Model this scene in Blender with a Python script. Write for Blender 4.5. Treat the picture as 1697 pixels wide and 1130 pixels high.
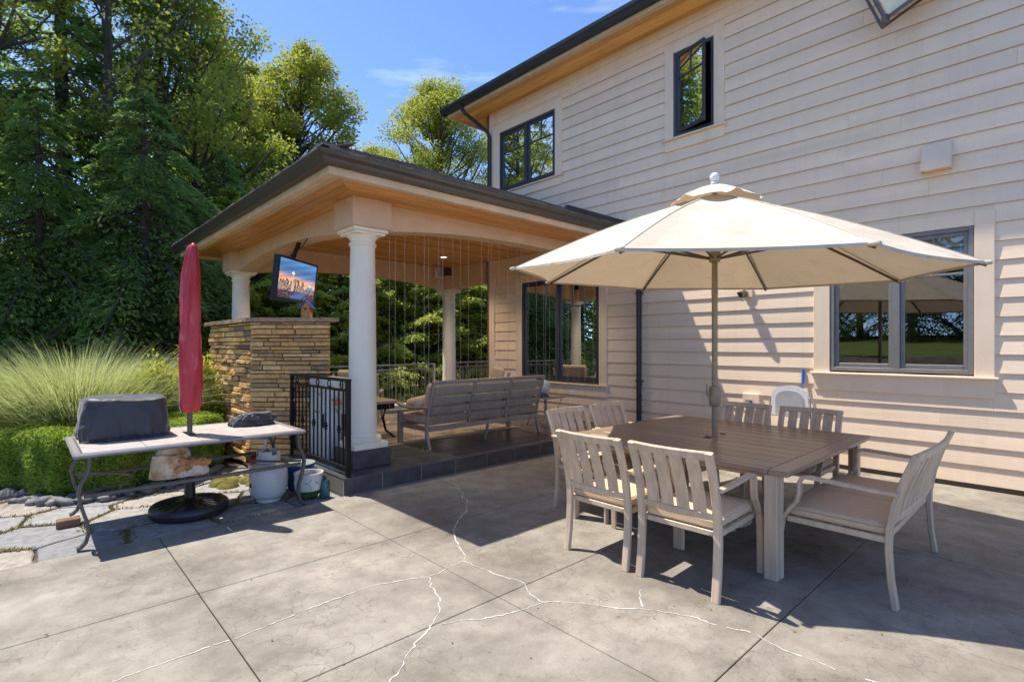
import bpy, bmesh, math, random
import numpy as np
from mathutils import Vector, Matrix, noise as mnoise

random.seed(7)
RNG = np.random.default_rng(11)
for o in list(bpy.data.objects):
    bpy.data.objects.remove(o)
SC = bpy.context.scene
COL = SC.collection
R = math.radians

# ------------------------------------------------------------------ camera, sky, sun, exposure
cam = bpy.data.cameras.new('camera')
cam.sensor_width = 36.0
cam.lens = 868.0 / 1697.0 * 36.0
cam.shift_y = 7.5 / 1697.0
cam.clip_start = 0.05
cam.clip_end = 1500
camo = bpy.data.objects.new('camera', cam)
camo.location = (0, 0, 1.55)
camo.rotation_euler = (R(90), 0, -math.atan2(.6818, .7316))
COL.objects.link(camo)
SC.camera = camo

SUN = Vector((-.19, .445, 1.0)).normalized()
SUN_EL = math.asin(SUN.z)
SUN_AZ = math.atan2(SUN.x, SUN.y)          # clockwise from +Y
world = bpy.data.worlds.new('World')
SC.world = world
world.use_nodes = True
wn = world.node_tree
wn.nodes.clear()
wout = wn.nodes.new('ShaderNodeOutputWorld')
wbg = wn.nodes.new('ShaderNodeBackground')
wbg.inputs['Strength'].default_value = 0.15
sky = wn.nodes.new('ShaderNodeTexSky')
sky.sky_type = 'NISHITA'
sky.sun_disc = False
sky.sun_elevation = SUN_EL
sky.sun_rotation = SUN_AZ
sky.altitude = 0
sky.air_density = 0.37
sky.dust_density = 0.1
sky.ozone_density = 6.0
# thin cirrus over the whole dome
wtc = wn.nodes.new('ShaderNodeTexCoord')
wmap = wn.nodes.new('ShaderNodeMapping')
wmap.inputs['Scale'].default_value = (1.6, 1.0, 7.0)
wmap.inputs['Rotation'].default_value = (0.1, 0.25, 0.6)
wno = wn.nodes.new('ShaderNodeTexNoise')
wno.inputs['Scale'].default_value = 1.7
wno.inputs['Detail'].default_value = 7
wno.inputs['Roughness'].default_value = 0.62
wrp = wn.nodes.new('ShaderNodeMapRange')
wrp.inputs['From Min'].default_value = 0.56
wrp.inputs['From Max'].default_value = 0.82
wrp.inputs['To Max'].default_value = 0.22
wmx = wn.nodes.new('ShaderNodeMixRGB')
wmx.inputs['Color2'].default_value = (6.2, 6.6, 7.2, 1)
wn.links.new(wtc.outputs['Generated'], wmap.inputs['Vector'])
wn.links.new(wmap.outputs['Vector'], wno.inputs['Vector'])
wn.links.new(wno.outputs['Fac'], wrp.inputs['Value'])
wn.links.new(wrp.outputs['Result'], wmx.inputs['Fac'])
wn.links.new(sky.outputs['Color'], wmx.inputs['Color1'])
wn.links.new(wmx.outputs['Color'], wbg.inputs['Color'])
wn.links.new(wbg.outputs['Background'], wout.inputs['Surface'])

sun = bpy.data.lights.new('sun', 'SUN')
sun.energy = 2.3
sun.angle = R(0.53)
sun.color = (1.0, 0.94, 0.84)
suno = bpy.data.objects.new('sun', sun)
suno.rotation_euler = SUN.to_track_quat('Z', 'Y').to_euler()
suno.location = SUN * 60
COL.objects.link(suno)

SC.view_settings.view_transform = 'Standard'
SC.view_settings.look = 'None'
SC.view_settings.gamma = 1.0
SC.view_settings.use_curve_mapping = False
SC.view_settings.exposure = 1.75
SC.render.engine = 'CYCLES'
SC.cycles.max_bounces = 8
SC.cycles.diffuse_bounces = 4
SC.cycles.transparent_max_bounces = 12
SC.cycles.sample_clamp_indirect = 6

# ------------------------------------------------------------------ materials
MATS = {}


def nn(nt, t, **kw):
    n = nt.nodes.new(t)
    for k, v in kw.items():
        if k in n.inputs:
            n.inputs[k].default_value = v
        else:
            setattr(n, k, v)
    return n


def ramp(nt, fac, stops):
    r = nt.nodes.new('ShaderNodeValToRGB')
    els = r.color_ramp.elements
    while len(els) < len(stops):
        els.new(0.5)
    for e, (p, c) in zip(els, stops):
        e.position = p
        e.color = (c[0], c[1], c[2], 1)
    nt.links.new(fac, r.inputs['Fac'])
    return r.outputs['Color']


def mixc(nt, a, b, fac, mode='MIX'):
    m = nt.nodes.new('ShaderNodeMixRGB')
    m.blend_type = mode
    for inp, v in (('Color1', a), ('Color2', b), ('Fac', fac)):
        if isinstance(v, bpy.types.NodeSocket):
            nt.links.new(v, m.inputs[inp])
        elif isinstance(v, (int, float)):
            m.inputs[inp].default_value = v
        else:
            m.inputs[inp].default_value = (v[0], v[1], v[2], 1)
    return m.outputs['Color']


def coords(nt, scale=(1, 1, 1), rand=True, rot=(0, 0, 0)):
    tc = nt.nodes.new('ShaderNodeTexCoord')
    mp = nt.nodes.new('ShaderNodeMapping')
    mp.inputs['Scale'].default_value = scale
    mp.inputs['Rotation'].default_value = rot
    src = tc.outputs['Object']
    if rand:
        oi = nt.nodes.new('ShaderNodeObjectInfo')
        mul = nt.nodes.new('ShaderNodeVectorMath')
        mul.operation = 'SCALE'
        mul.inputs[0].default_value = (31.0, 17.0, 23.0)
        nt.links.new(oi.outputs['Random'], mul.inputs['Scale'])
        add = nt.nodes.new('ShaderNodeVectorMath')
        nt.links.new(tc.outputs['Object'], add.inputs[0])
        nt.links.new(mul.outputs['Vector'], add.inputs[1])
        src = add.outputs['Vector']
    nt.links.new(src, mp.inputs['Vector'])
    return mp.outputs['Vector']


def noise(nt, vec, scale, detail=4, rough=0.55):
    n = nn(nt, 'ShaderNodeTexNoise', Scale=scale, Detail=detail, Roughness=rough)
    nt.links.new(vec, n.inputs['Vector'])
    return n.outputs['Fac']


def rnd_out(nt):
    return nt.nodes.new('ShaderNodeObjectInfo').outputs['Random']


def new_mat(name):
    m = bpy.data.materials.new(name)
    m.use_nodes = True
    nt = m.node_tree
    bs = nt.nodes['Principled BSDF']
    MATS[name] = m
    return m, nt, bs


def bump(nt, bs, h, strength=0.3, dist=0.01):
    b = nn(nt, 'ShaderNodeBump', Strength=strength, Distance=dist)
    nt.links.new(h, b.inputs['Height'])
    nt.links.new(b.outputs['Normal'], bs.inputs['Normal'])


def simple(name, c, rough=0.6, metal=0.0, var=0.12, scale=9.0, bumps=0.0, bscale=60.0, stretch=(1, 1, 1), rand=True, objvar=0.0, spec=0.5, bdist=0.004, streak=0.0):
    m, nt, bs = new_mat(name)
    v = coords(nt, stretch, rand)
    f = noise(nt, v, scale)
    lo = [max(0, x * (1 - var)) for x in c]
    hi = [min(1, x * (1 + var)) for x in c]
    col = ramp(nt, f, [(0.3, lo), (0.7, hi)])
    if objvar:
        col = mixc(nt, col, ramp(nt, rnd_out(nt), [(0, [1 - objvar] * 3), (1, [1 + objvar] * 3)]), 1.0, 'MULTIPLY')
    if streak:
        # weather streaks and blotches of grime
        s1 = ramp(nt, noise(nt, coords(nt, (7, 7, .5), False), 1.0, 6, 0.65), [(0.30, (1 - streak, 1 - streak * 1.05, 1 - streak * 1.15)), (0.52, (1, 1, 1))])
        col = mixc(nt, col, s1, 1.0, 'MULTIPLY')
        s2 = ramp(nt, noise(nt, coords(nt, (1, 1, 1), False), 45.0, 2, 0.5), [(0.24, (1 - streak * 1.6,) * 3), (0.31, (1, 1, 1))])
        col = mixc(nt, col, s2, 1.0, 'MULTIPLY')
    nt.links.new(col, bs.inputs['Base Color'])
    bs.inputs['Roughness'].default_value = rough
    bs.inputs['Metallic'].default_value = metal
    bs.inputs['Specular IOR Level'].default_value = spec
    if bumps:
        bump(nt, bs, noise(nt, v, bscale, 3), bumps, bdist)
    return m


def wood(name, c1, c2, axis=0, rough=0.45, grain=22.0, objvar=0.25, knots=True):
    m, nt, bs = new_mat(name)
    st = [grain, grain, grain]
    st[axis] = grain * 0.06
    v = coords(nt, tuple(st), True)
    f = noise(nt, v, 1.0, 6, 0.6)
    st2 = [3.0, 3.0, 3.0]
    st2[axis] = 0.5
    v2 = coords(nt, tuple(st2), True)
    g = noise(nt, v2, 1.0, 3)
    col = ramp(nt, f, [(0.25, c1), (0.75, c2)])
    col = mixc(nt, col, ramp(nt, g, [(0.3, (.7, .66, .6)), (0.7, (1.18, 1.16, 1.1))]), 0.6, 'MULTIPLY')
    if knots:
        st3 = [7.0, 7.0, 7.0]
        st3[axis] = 2.6
        vo = nn(nt, 'ShaderNodeTexVoronoi', Scale=1.0)
        nt.links.new(coords(nt, tuple(st3), True), vo.inputs['Vector'])
        k = ramp(nt, vo.outputs['Distance'], [(0.03, (.32, .24, .18)), (0.13, (1, 1, 1))])
        col = mixc(nt, col, k, 0.85, 'MULTIPLY')
    if objvar:
        col = mixc(nt, col, ramp(nt, rnd_out(nt), [(0, [1 - objvar] * 3), (1, [1 + objvar] * 3)]), 1.0, 'MULTIPLY')
    nt.links.new(col, bs.inputs['Base Color'])
    bs.inputs['Roughness'].default_value = rough
    bump(nt, bs, f, 0.25, 0.002)
    return m


def concrete_mat():
    m, nt, bs = new_mat('concrete')
    v = coords(nt, (1, 1, 1), False)
    big = noise(nt, v, 0.9, 5, 0.6)
    mid = noise(nt, v, 5.0, 6, 0.65)
    fin = noise(nt, v, 70.0, 3, 0.6)
    col = ramp(nt, big, [(0.30, (.145, .126, .100)), (0.5, (.25, .226, .186)), (0.70, (.335, .307, .258))])
    col = mixc(nt, col, ramp(nt, mid, [(0.3, (.62, .60, .57)), (0.65, (1.14, 1.13, 1.10))]), 0.8, 'MULTIPLY')
    col = mixc(nt, col, ramp(nt, fin, [(0.3, (.86, .86, .86)), (0.7, (1.1, 1.1, 1.1))]), 0.7, 'MULTIPLY')
    # craze cracks: warped voronoi edges, only in patches
    warp = nn(nt, 'ShaderNodeTexNoise', Scale=4.0, Detail=4.0)
    nt.links.new(v, warp.inputs['Vector'])
    vm = nn(nt, 'ShaderNodeVectorMath')
    vm.operation = 'MULTIPLY_ADD'
    vm.inputs[1].default_value = (.35, .35, .35)
    nt.links.new(warp.outputs['Color'], vm.inputs[0])
    nt.links.new(v, vm.inputs[2])
    vo = nn(nt, 'ShaderNodeTexVoronoi', Scale=7.0, feature='DISTANCE_TO_EDGE')
    nt.links.new(vm.outputs['Vector'], vo.inputs['Vector'])
    ck = ramp(nt, vo.outputs['Distance'], [(0.0, (.55, .52, .48)), (0.026, (1, 1, 1))])
    patch = ramp(nt, noise(nt, v, 1.3, 3), [(0.40, (0, 0, 0)), (0.56, (1, 1, 1))])
    pv = nn(nt, 'ShaderNodeSeparateColor')
    nt.links.new(patch, pv.inputs[0])
    col = mixc(nt, col, mixc(nt, (1, 1, 1), ck, pv.outputs[0]), 0.8, 'MULTIPLY')
    # sparse dark specks and stains
    sp = noise(nt, v, 24.0, 2, 0.4)
    col = mixc(nt, col, ramp(nt, sp, [(0.22, (.55, .5, .44)), (0.30, (1, 1, 1))]), 0.8, 'MULTIPLY')
    nt.links.new(col, bs.inputs['Base Color'])
    bs.inputs['Roughness'].default_value = 0.72
    bump(nt, bs, mid, 0.25, 0.006)
    return m


concrete_mat()
simple('joint', (.11, .085, .055), 0.9)
simple('caulk', (.54, .52, .48), 0.8, var=0.4, scale=25)
simple('earth', (.075, .055, .038), 0.95, var=0.4, scale=3, bumps=0.6, bscale=25, rand=False, bdist=0.02)
simple('siding', (.87, .67, .47), 0.55, var=0.09, scale=2.2, bumps=0.35, bscale=40, stretch=(1, .12, 1.6), objvar=0.03, streak=0.055)
simple('siding_lap_shade', (.40, .24, .12), 0.7, var=0.15)  # lap shadow and warm bounce light painted onto the board undersides
simple('trim', (.87, .67, .47), 0.55, var=0.05, scale=3, bumps=0.12, bscale=70, streak=0.05)
simple('fascia', (.68, .48, .30), 0.6, var=0.12, scale=3, bumps=0.3, bscale=45, stretch=(1, 1, .3))
simple('beam_paint', (.70, .48, .31), 0.65, var=0.06, scale=4, bumps=0.3, bscale=50)
simple('column_paint', (.90, .79, .61), 0.5, var=0.04, scale=3, bumps=0.12, bscale=80, streak=0.06)
wood('cedar_x', (.50, .19, .035), (.82, .41, .11), 0, 0.4)
wood('cedar_y', (.50, .19, .035), (.82, .41, .11), 1, 0.4)
wood('cedar_light', (.56, .27, .07), (.82, .47, .15), 1, 0.45, knots=False)
simple('gutter', (.075, .062, .05), 0.42, metal=0.2, var=0.12, scale=4)
simple('gutter_dark', (.042, .044, .05), 0.4, metal=0.3, var=0.12, scale=4)
simple('roof_shake', (.14, .11, .085), 0.9, var=0.3, scale=8, bumps=0.5, bscale=60, objvar=0.25)
simple('vent_strip', (.62, .58, .50), 0.5, metal=0.5)
simple('window_frame', (.040, .043, .052), 0.4, var=0.1)
simple('window_frame_light', (.20, .19, .18), 0.45, var=0.1)
simple('blind_slat', (.85, .80, .70), 0.6)
simple('lantern_glass', (.80, .70, .46), 0.25, var=0.1)
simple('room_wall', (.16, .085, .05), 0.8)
simple('brick', (.17, .07, .045), 0.85, var=0.35, scale=14, bumps=0.5, bscale=60)
simple('slate_tile', (.072, .074, .082), 0.30, var=0.35, scale=5, bumps=0.35, bscale=30, objvar=0.18)
simple('riser_tile', (.066, .060, .058), 0.5, var=0.3, scale=7, bumps=0.3, bscale=50, objvar=0.15)
simple('grout', (.34, .30, .25), 0.9)
simple('flag_edge', (.18, .15, .125), 0.7, var=0.1)
simple('iron', (.014, .013, .013), 0.42, metal=0.5)
simple('chair_frame', (.57, .44, .31), 0.5, metal=0.1, var=0.17, scale=16, bumps=0.15, bscale=80, stretch=(1.6, 1.6, .10), objvar=0.06)
simple('table_slat', (.31, .22, .15), 0.33, metal=0.15, var=0.14, scale=6, stretch=(1, .08, 1), objvar=0.06)
simple('sofa_frame', (.36, .29, .23), 0.5, metal=0.2, var=0.12, scale=5)
simple('cushion', (.64, .465, .30), 0.85, var=0.07, scale=40, bumps=0.25, bscale=300)
simple('cushion_dark', (.48, .37, .26), 0.85, var=0.07, scale=40, bumps=0.25, bscale=300)
simple('umb_metal', (.33, .255, .155), 0.45, metal=0.3, var=0.08)
simple('umb_rib', (.115, .085, .06), 0.45, metal=0.2)
simple('plastic_white', (.78, .77, .74), 0.35, var=0.04)
simple('plastic_grey', (.42, .42, .41), 0.5, var=0.08)
simple('plastic_black', (.012, .013, .016), 0.38, var=0.2)
simple('grill_table_metal', (.115, .10, .088), 0.42, metal=0.4, var=0.15)
simple('grill_table_edge', (.27, .255, .26), 0.42, metal=0.35, var=0.06)
simple('grill_table_tile', (.42, .375, .335), 0.5, var=0.15, scale=16, bumps=0.1)
def bag_mat():
    m, nt, bs = new_mat('mesh_bag')
    v = coords(nt, (1, 1, 1), False)
    f = noise(nt, v, 7, 3, 0.5)
    col = ramp(nt, f, [(0.3, (.42, .20, .08)), (0.42, (.60, .36, .17)), (0.55, (.72, .55, .36)), (0.75, (.80, .70, .50))])
    nt.links.new(col, bs.inputs['Base Color'])
    bs.inputs['Roughness'].default_value = 0.45
    bump(nt, bs, noise(nt, v, 22, 5), 0.6, 0.02)


bag_mat()
simple('bark_wood', (.48, .22, .07), 0.8, var=0.4, scale=12, bumps=0.5)
simple('tank_paint', (.56, .54, .50), 0.32, var=0.06, scale=5)
simple('chrome', (.55, .55, .55), 0.2, metal=1.0, var=0.05)
simple('bronze_metal', (.20, .17, .14), 0.28, metal=0.9, var=0.1)
simple('red_plastic', (.42, .05, .035), 0.45)
simple('blue_plastic', (.02, .13, .42), 0.4)
simple('blue_glaze', (.02, .06, .15), 0.2)
simple('green_glaze', (.06, .12, .025), 0.35, var=0.4)
simple('white_glaze', (.62, .60, .56), 0.3, var=0.06)
simple('grey_glaze', (.23, .27, .26), 0.35)
simple('teal_paint', (.035, .115, .105), 0.35)
simple('soil', (.05, .035, .025), 0.95, var=0.3)
simple('planter_wood', (.17, .085, .042), 0.7, var=0.3, scale=8)
simple('flower_orange', (.75, .25, .08), 0.7, var=0.3)
simple('flower_red', (.6, .11, .04), 0.7, var=0.3)
simple('wire', (.46, .38, .27), 0.5, var=0.05)
simple('rug', (.30, .25, .20), 0.95, var=0.6, scale=3.5, bumps=0.4, bscale=200, rand=False)
simple('river_rock', (.15, .145, .135), 0.75, var=0.2, scale=9, bumps=0.25, bscale=40, objvar=0.5)
simple('moss', (.16, .14, .02), 0.95, var=0.6, scale=6, bumps=0.8, bscale=120, bdist=0.02)
simple('bark', (.075, .055, .04), 0.95, var=0.4, scale=8, bumps=0.8, bscale=25, bdist=0.02, stretch=(1, 1, .3))
simple('lawn_green', (.115, .17, .022), 0.95, var=0.25, scale=1.2, bumps=0.7, bscale=80, rand=False, bdist=0.03)
simple('bank_dirt', (.13, .11, .075), 0.95, var=0.5, scale=2.5, bumps=0.9, bscale=9, rand=False, bdist=0.08)
simple('hedge_core', (.045, .07, .016), 1.0, var=0.3)


def stone_mat(name, stops):
    m, nt, bs = new_mat(name)
    v = coords(nt, (1, 1, 1), True)
    col = ramp(nt, rnd_out(nt), stops)
    col = mixc(nt, col, ramp(nt, noise(nt, v, 14, 5, 0.65), [(0.28, (.58, .55, .5)), (0.7, (1.25, 1.22, 1.15))]), 0.85, 'MULTIPLY')
    nt.links.new(col, bs.inputs['Base Color'])
    bs.inputs['Roughness'].default_value = 0.85
    bump(nt, bs, noise(nt, v, 28, 6, 0.65), 0.9, 0.015)


stone_mat('ledge_stone', [(0, (.20, .14, .09)), (.07, (.48, .29, .12)), (.35, (.76, .44, .15)), (.6, (.84, .56, .26)), (.85, (.68, .38, .13)), (.95, (.44, .29, .14)), (1, (.24, .19, .14))])
stone_mat('slab_stone', [(0, (.36, .25, .165)), (1, (.40, .28, .19))])
stone_mat('flagstone', [(0, (.21, .215, .235)), (.4, (.29, .29, .30)), (.75, (.33, .315, .30)), (1, (.36, .30, .25))])


def fabric_red():
    m, nt, bs = new_mat('red_vinyl')
    v = coords(nt, (3, 3, 1.2), False)
    f = noise(nt, v, 3.0, 3)
    col = ramp(nt, f, [(0.35, (.44, .016, .024)), (0.62, (.54, .035, .04)), (.75, (.62, .16, .15))])
    nt.links.new(col, bs.inputs['Base Color'])
    bs.inputs['Roughness'].default_value = 0.42
    bump(nt, bs, noise(nt, v, 6.0, 3), 0.3, 0.02)


def fabric_black():
    m, nt, bs = new_mat('black_cover')
    v = coords(nt, (1, 1, 1), False)
    bs.inputs['Base Color'].default_value = (.028, .028, .031, 1)
    bs.inputs['Roughness'].default_value = 0.5
    bs.inputs['Sheen Weight'].default_value = 0.25
    bump(nt, bs, noise(nt, v, 13.0, 4), 0.35, 0.02)


def canopy_mat():
    m, nt, bs = new_mat('canopy_fabric')
    v = coords(nt, (1, 1, 1), False)
    w1 = nn(nt, 'ShaderNodeTexNoise', Scale=2.2, Detail=5.0)
    nt.links.new(v, w1.inputs['Vector'])
    col = ramp(nt, w1.outputs['Fac'], [(0.3, (.60, .53, .42)), (0.65, (.70, .63, .51))])
    col = mixc(nt, col, ramp(nt, noise(nt, v, 160.0, 2), [(0.35, (.9, .9, .9)), (0.65, (1.06, 1.06, 1.06))]), 0.6, 'MULTIPLY')
    nt.links.new(col, bs.inputs['Base Color'])
    bs.inputs['Roughness'].default_value = 0.9
    st = ramp(nt, noise(nt, coords(nt, (5, 5, 1.2), False), 1.0, 5, 0.7), [(0.28, (.80, .74, .62)), (0.48, (1, 1, 1))])
    nt.links.new(mixc(nt, col, st, 0.7, 'MULTIPLY'), bs.inputs['Base Color'])
    bump(nt, bs, noise(nt, coords(nt, (1, 1, 3), False), 3.5, 4), 0.35, 0.05)
    tr = nn(nt, 'ShaderNodeBsdfTranslucent')
    tr.inputs['Color'].default_value = (.62, .46, .29, 1)
    mx = nn(nt, 'ShaderNodeMixShader', Fac=0.2)
    out = nt.nodes['Material Output']
    nt.links.new(bs.outputs[0], mx.inputs[1])
    nt.links.new(tr.outputs[0], mx.inputs[2])
    nt.links.new(mx.outputs[0], out.inputs['Surface'])


def glass_mat():
    m, nt, bs = new_mat('window_glass')
    nt.nodes.remove(bs)
    out = nt.nodes['Material Output']
    t = nn(nt, 'ShaderNodeBsdfTransparent')
    t.inputs['Color'].default_value = (.62, .64, .65, 1)
    g = nn(nt, 'ShaderNodeBsdfGlossy', Roughness=0.0)
    fr = nn(nt, 'ShaderNodeFresnel', IOR=2.4)
    mx = nn(nt, 'ShaderNodeMixShader')
    nt.links.new(fr.outputs[0], mx.inputs[0])
    nt.links.new(t.outputs[0], mx.inputs[1])
    nt.links.new(g.outputs[0], mx.inputs[2])
    nt.links.new(mx.outputs[0], out.inputs['Surface'])


def emit_mat(name, c, s):
    m, nt, bs = new_mat(name)
    bs.inputs['Base Color'].default_value = (c[0], c[1], c[2], 1)
    bs.inputs['Emission Color'].default_value = (c[0], c[1], c[2], 1)
    bs.inputs['Emission Strength'].default_value = s


def screen_mat():
    m, nt, bs = new_mat('screen_picture')
    a = nn(nt, 'ShaderNodeAttribute', attribute_name='pic')
    bs.inputs['Base Color'].default_value = (.01, .01, .01, 1)
    bs.inputs['Roughness'].default_value = 0.15
    nt.links.new(a.outputs['Color'], bs.inputs['Emission Color'])
    bs.inputs['Emission Strength'].default_value = 0.36


def leaf_mat(name, stops, trans=0.35, tcol=(.35, .5, .06), rough=0.55):
    m, nt, bs = new_mat(name)
    a = nn(nt, 'ShaderNodeAttribute', attribute_name='tint')
    col = ramp(nt, a.outputs['Fac'], stops)
    nt.links.new(col, bs.inputs['Base Color'])
    bs.inputs['Roughness'].default_value = rough
    bs.inputs['Specular IOR Level'].default_value = 0.3
    tr = nn(nt, 'ShaderNodeBsdfTranslucent')
    nt.links.new(mixc(nt, col, tcol, 0.5), tr.inputs['Color'])
    mx = nn(nt, 'ShaderNodeMixShader', Fac=trans)
    out = nt.nodes['Material Output']
    nt.links.new(bs.outputs[0], mx.inputs[1])
    nt.links.new(tr.outputs[0], mx.inputs[2])
    nt.links.new(mx.outputs[0], out.inputs['Surface'])


fabric_red()
fabric_black()
canopy_mat()
glass_mat()
screen_mat()
emit_mat('lamp_warm', (1.0, .62, .25), 2.2)
emit_mat('downlight', (1.0, .85, .6), 1.6)
simple('bulb', (.85, .84, .8), 0.3, var=0.02)
simple('rail_sunlit', (.30, .30, .30), 0.3, metal=0.6)  # iron of the far railings, colour lightened to stand for sunlight on them
leaf_mat('leaf_conifer', [(0, (.11, .18, .055)), (.5, (.22, .32, .08)), (1, (.38, .47, .10))], 0.58, (.42, .58, .12))
leaf_mat('leaf_cedar', [(0, (.13, .21, .05)), (.45, (.26, .37, .07)), (1, (.66, .68, .11))], 0.58, (.6, .7, .10))
leaf_mat('leaf_poplar', [(0, (.19, .24, .04)), (.5, (.32, .36, .05)), (1, (.48, .48, .08))], 0.5, (.5, .52, .06))
leaf_mat('leaf_maple', [(0, (.14, .20, .035)), (.5, (.26, .33, .045)), (1, (.44, .46, .06))], 0.5, (.42, .5, .06))
leaf_mat('leaf_boxwood', [(0, (.19, .29, .04)), (.5, (.35, .46, .06)), (1, (.55, .60, .09))], 0.45, (.3, .42, .03))
leaf_mat('leaf_gold', [(0, (.26, .30, .03)), (.5, (.48, .48, .045)), (1, (.66, .61, .08))], 0.4, (.5, .5, .04))
leaf_mat('blade_grass', [(0, (.24, .29, .09)), (.5, (.45, .49, .19)), (1, (.70, .71, .40))], 0.35, (.45, .5, .15))
leaf_mat('blade_dry', [(0, (.14, .13, .03)), (.5, (.26, .19, .06)), (1, (.38, .28, .10))], 0.2, (.4, .3, .1))


# ------------------------------------------------------------------ mesh helpers
class MB:
    def __init__(s):
        s.v = []
        s.f = []
        s.m = []

    def add(s, v, f, m=0):
        b = len(s.v)
        s.v += [tuple(p) for p in v]
        s.f += [tuple(i + b for i in q) for q in f]
        s.m += [m] * len(f)

    def box(s, a, b, m=0):
        x0, y0, z0 = [min(a[i], b[i]) for i in range(3)]
        x1, y1, z1 = [max(a[i], b[i]) for i in range(3)]
        s.add([(x0, y0, z0), (x1, y0, z0), (x1, y1, z0), (x0, y1, z0), (x0, y0, z1), (x1, y0, z1), (x1, y1, z1), (x0, y1, z1)],
              [(0, 3, 2, 1), (4, 5, 6, 7), (0, 1, 5, 4), (1, 2, 6, 5), (2, 3, 7, 6), (3, 0, 4, 7)], m)
        return s

    def cbox(s, a, b, r=0.006, m=0):
        """box with chamfered edges"""
        lo = [min(a[i], b[i]) for i in range(3)]
        hi = [max(a[i], b[i]) for i in range(3)]
        r = min(r, *[(hi[i] - lo[i]) * 0.45 for i in range(3)])
        vs = []
        idx = {}
        for sx in (0, 1):
            for sy in (0, 1):
                for sz in (0, 1):
                    for ax in range(3):
                        p = []
                        for i, sg in enumerate((sx, sy, sz)):
                            e = hi[i] if sg else lo[i]
                            if i != ax:
                                e += -r if sg else r
                            p.append(e)
                        idx[(sx, sy, sz, ax)] = len(vs)
                        vs.append(tuple(p))
        fs = []
        for ax in range(3):
            o = [i for i in range(3) if i != ax]
            for sg in (0, 1):
                q = []
                for (u, w) in ((0, 0), (1, 0), (1, 1), (0, 1)):
                    k = [0, 0, 0]
                    k[ax] = sg
                    k[o[0]] = u
                    k[o[1]] = w
                    q.append(idx[(k[0], k[1], k[2], ax)])
                flip = (sg == 0) != (ax == 1)
                fs.append(tuple(q[::-1]) if flip else tuple(q))
        for ax in range(3):      # edge chamfers running along ax
            o = [i for i in range(3) if i != ax]
            for u in (0, 1):
                for w in (0, 1):
                    k0 = [0, 0, 0]
                    k1 = [0, 0, 0]
                    k0[o[0]] = k1[o[0]] = u
                    k0[o[1]] = k1[o[1]] = w
                    k1[ax] = 1
                    fs.append((idx[(*k0, o[0])], idx[(*k1, o[0])], idx[(*k1, o[1])], idx[(*k0, o[1])]))
        for sx in (0, 1):
            for sy in (0, 1):
                for sz in (0, 1):
                    fs.append((idx[(sx, sy, sz, 0)], idx[(sx, sy, sz, 1)], idx[(sx, sy, sz, 2)]))
        s.add(vs, fs, m)
        return s

    def rbox(s, a, b, r=0.03, seg=3, m=0, puff=0.0):
        bm = bmesh.new()
        bmesh.ops.create_cube(bm, size=1)
        lo = Vector([min(a[i], b[i]) for i in range(3)])
        hi = Vector([max(a[i], b[i]) for i in range(3)])
        for v in bm.verts:
            v.co = Vector([lo[i] + (v.co[i] + .5) * (hi[i] - lo[i]) for i in range(3)])
        if puff:
            bmesh.ops.subdivide_edges(bm, edges=bm.edges[:], cuts=3, use_grid_fill=True)
            c = (lo + hi) / 2
            h = (hi - lo) / 2
            for v in bm.verts:
                d = [(v.co[i] - c[i]) / h[i] for i in range(3)]
                k = (1 - d[0] ** 2) * (1 - d[1] ** 2)
                v.co.z += puff * k * (1 if d[2] > 0 else -.3)
            es = [e for e in bm.edges if len(e.link_faces) == 2 and e.calc_face_angle(0) > 1.0]
        else:
            es = bm.edges[:]
        bmesh.ops.bevel(bm, geom=es, offset=r, segments=seg, profile=0.5, affect='EDGES')
        bm.verts.index_update()
        s.add([v.co[:] for v in bm.verts], [[v.index for v in f.verts] for f in bm.faces], m)
        bm.free()
        return s

    def prism(s, poly, d0, d1, axis, m=0):
        """poly 2-D outline in the two other axes (in x,y,z order), extruded along axis"""
        n = len(poly)
        vs = []
        for d in (d0, d1):
            for (p, q) in poly:
                c = [p, q]
                c.insert(axis, d)
                vs.append(tuple(c))
        fs = [tuple(range(n))[::-1], tuple(range(n, 2 * n))]
        for i in range(n):
            j = (i + 1) % n
            fs.append((i, j, n + j, n + i))
        s.add(vs, fs, m)
        return s

    def sweep(s, path, sec, up=(0, 0, 1), m=0, cap=True, scales=None):
        """sweep a closed 2-D section (side, up) along a path"""
        P = [Vector(p) for p in path]
        n = len(P)
        k = len(sec)
        up = Vector(up)
        vs = []
        for i in range(n):
            t = (P[min(i + 1, n - 1)] - P[max(i - 1, 0)]).normalized()
            sd = t.cross(up)
            if sd.length < 1e-4:
                sd = t.cross(Vector((1, 0, 0)))
            sd.normalize()
            u = sd.cross(t).normalized()
            c = scales[i] if scales else 1.0
            for (a, b) in sec:
                vs.append(P[i] + sd * a * c + u * b * c)
        fs = []
        for i in range(n - 1):
            for j in range(k):
                j2 = (j + 1) % k
                fs.append((i * k + j, i * k + j2, (i + 1) * k + j2, (i + 1) * k + j))
        if cap:
            fs.append(tuple(range(k))[::-1])
            fs.append(tuple(range((n - 1) * k, n * k)))
        s.add(vs, fs, m)
        return s

    def bar(s, path, w, h, up=(0, 0, 1), m=0):
        c = min(w, h) * 0.18
        a, b = w / 2, h / 2
        sec = [(-a + c, -b), (a - c, -b), (a, -b + c), (a, b - c), (a - c, b), (-a + c, b), (-a, b - c), (-a, -b + c)]
        return s.sweep(path, sec, up, m)

    def tube(s, path, r, n=8, up=(0, 0, 1), m=0, radii=None):
        sec = [(math.cos(2 * math.pi * i / n) * r, math.sin(2 * math.pi * i / n) * r) for i in range(n)]
        return s.sweep(path, sec, up, m, scales=[q / r for q in radii] if radii else None)

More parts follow.
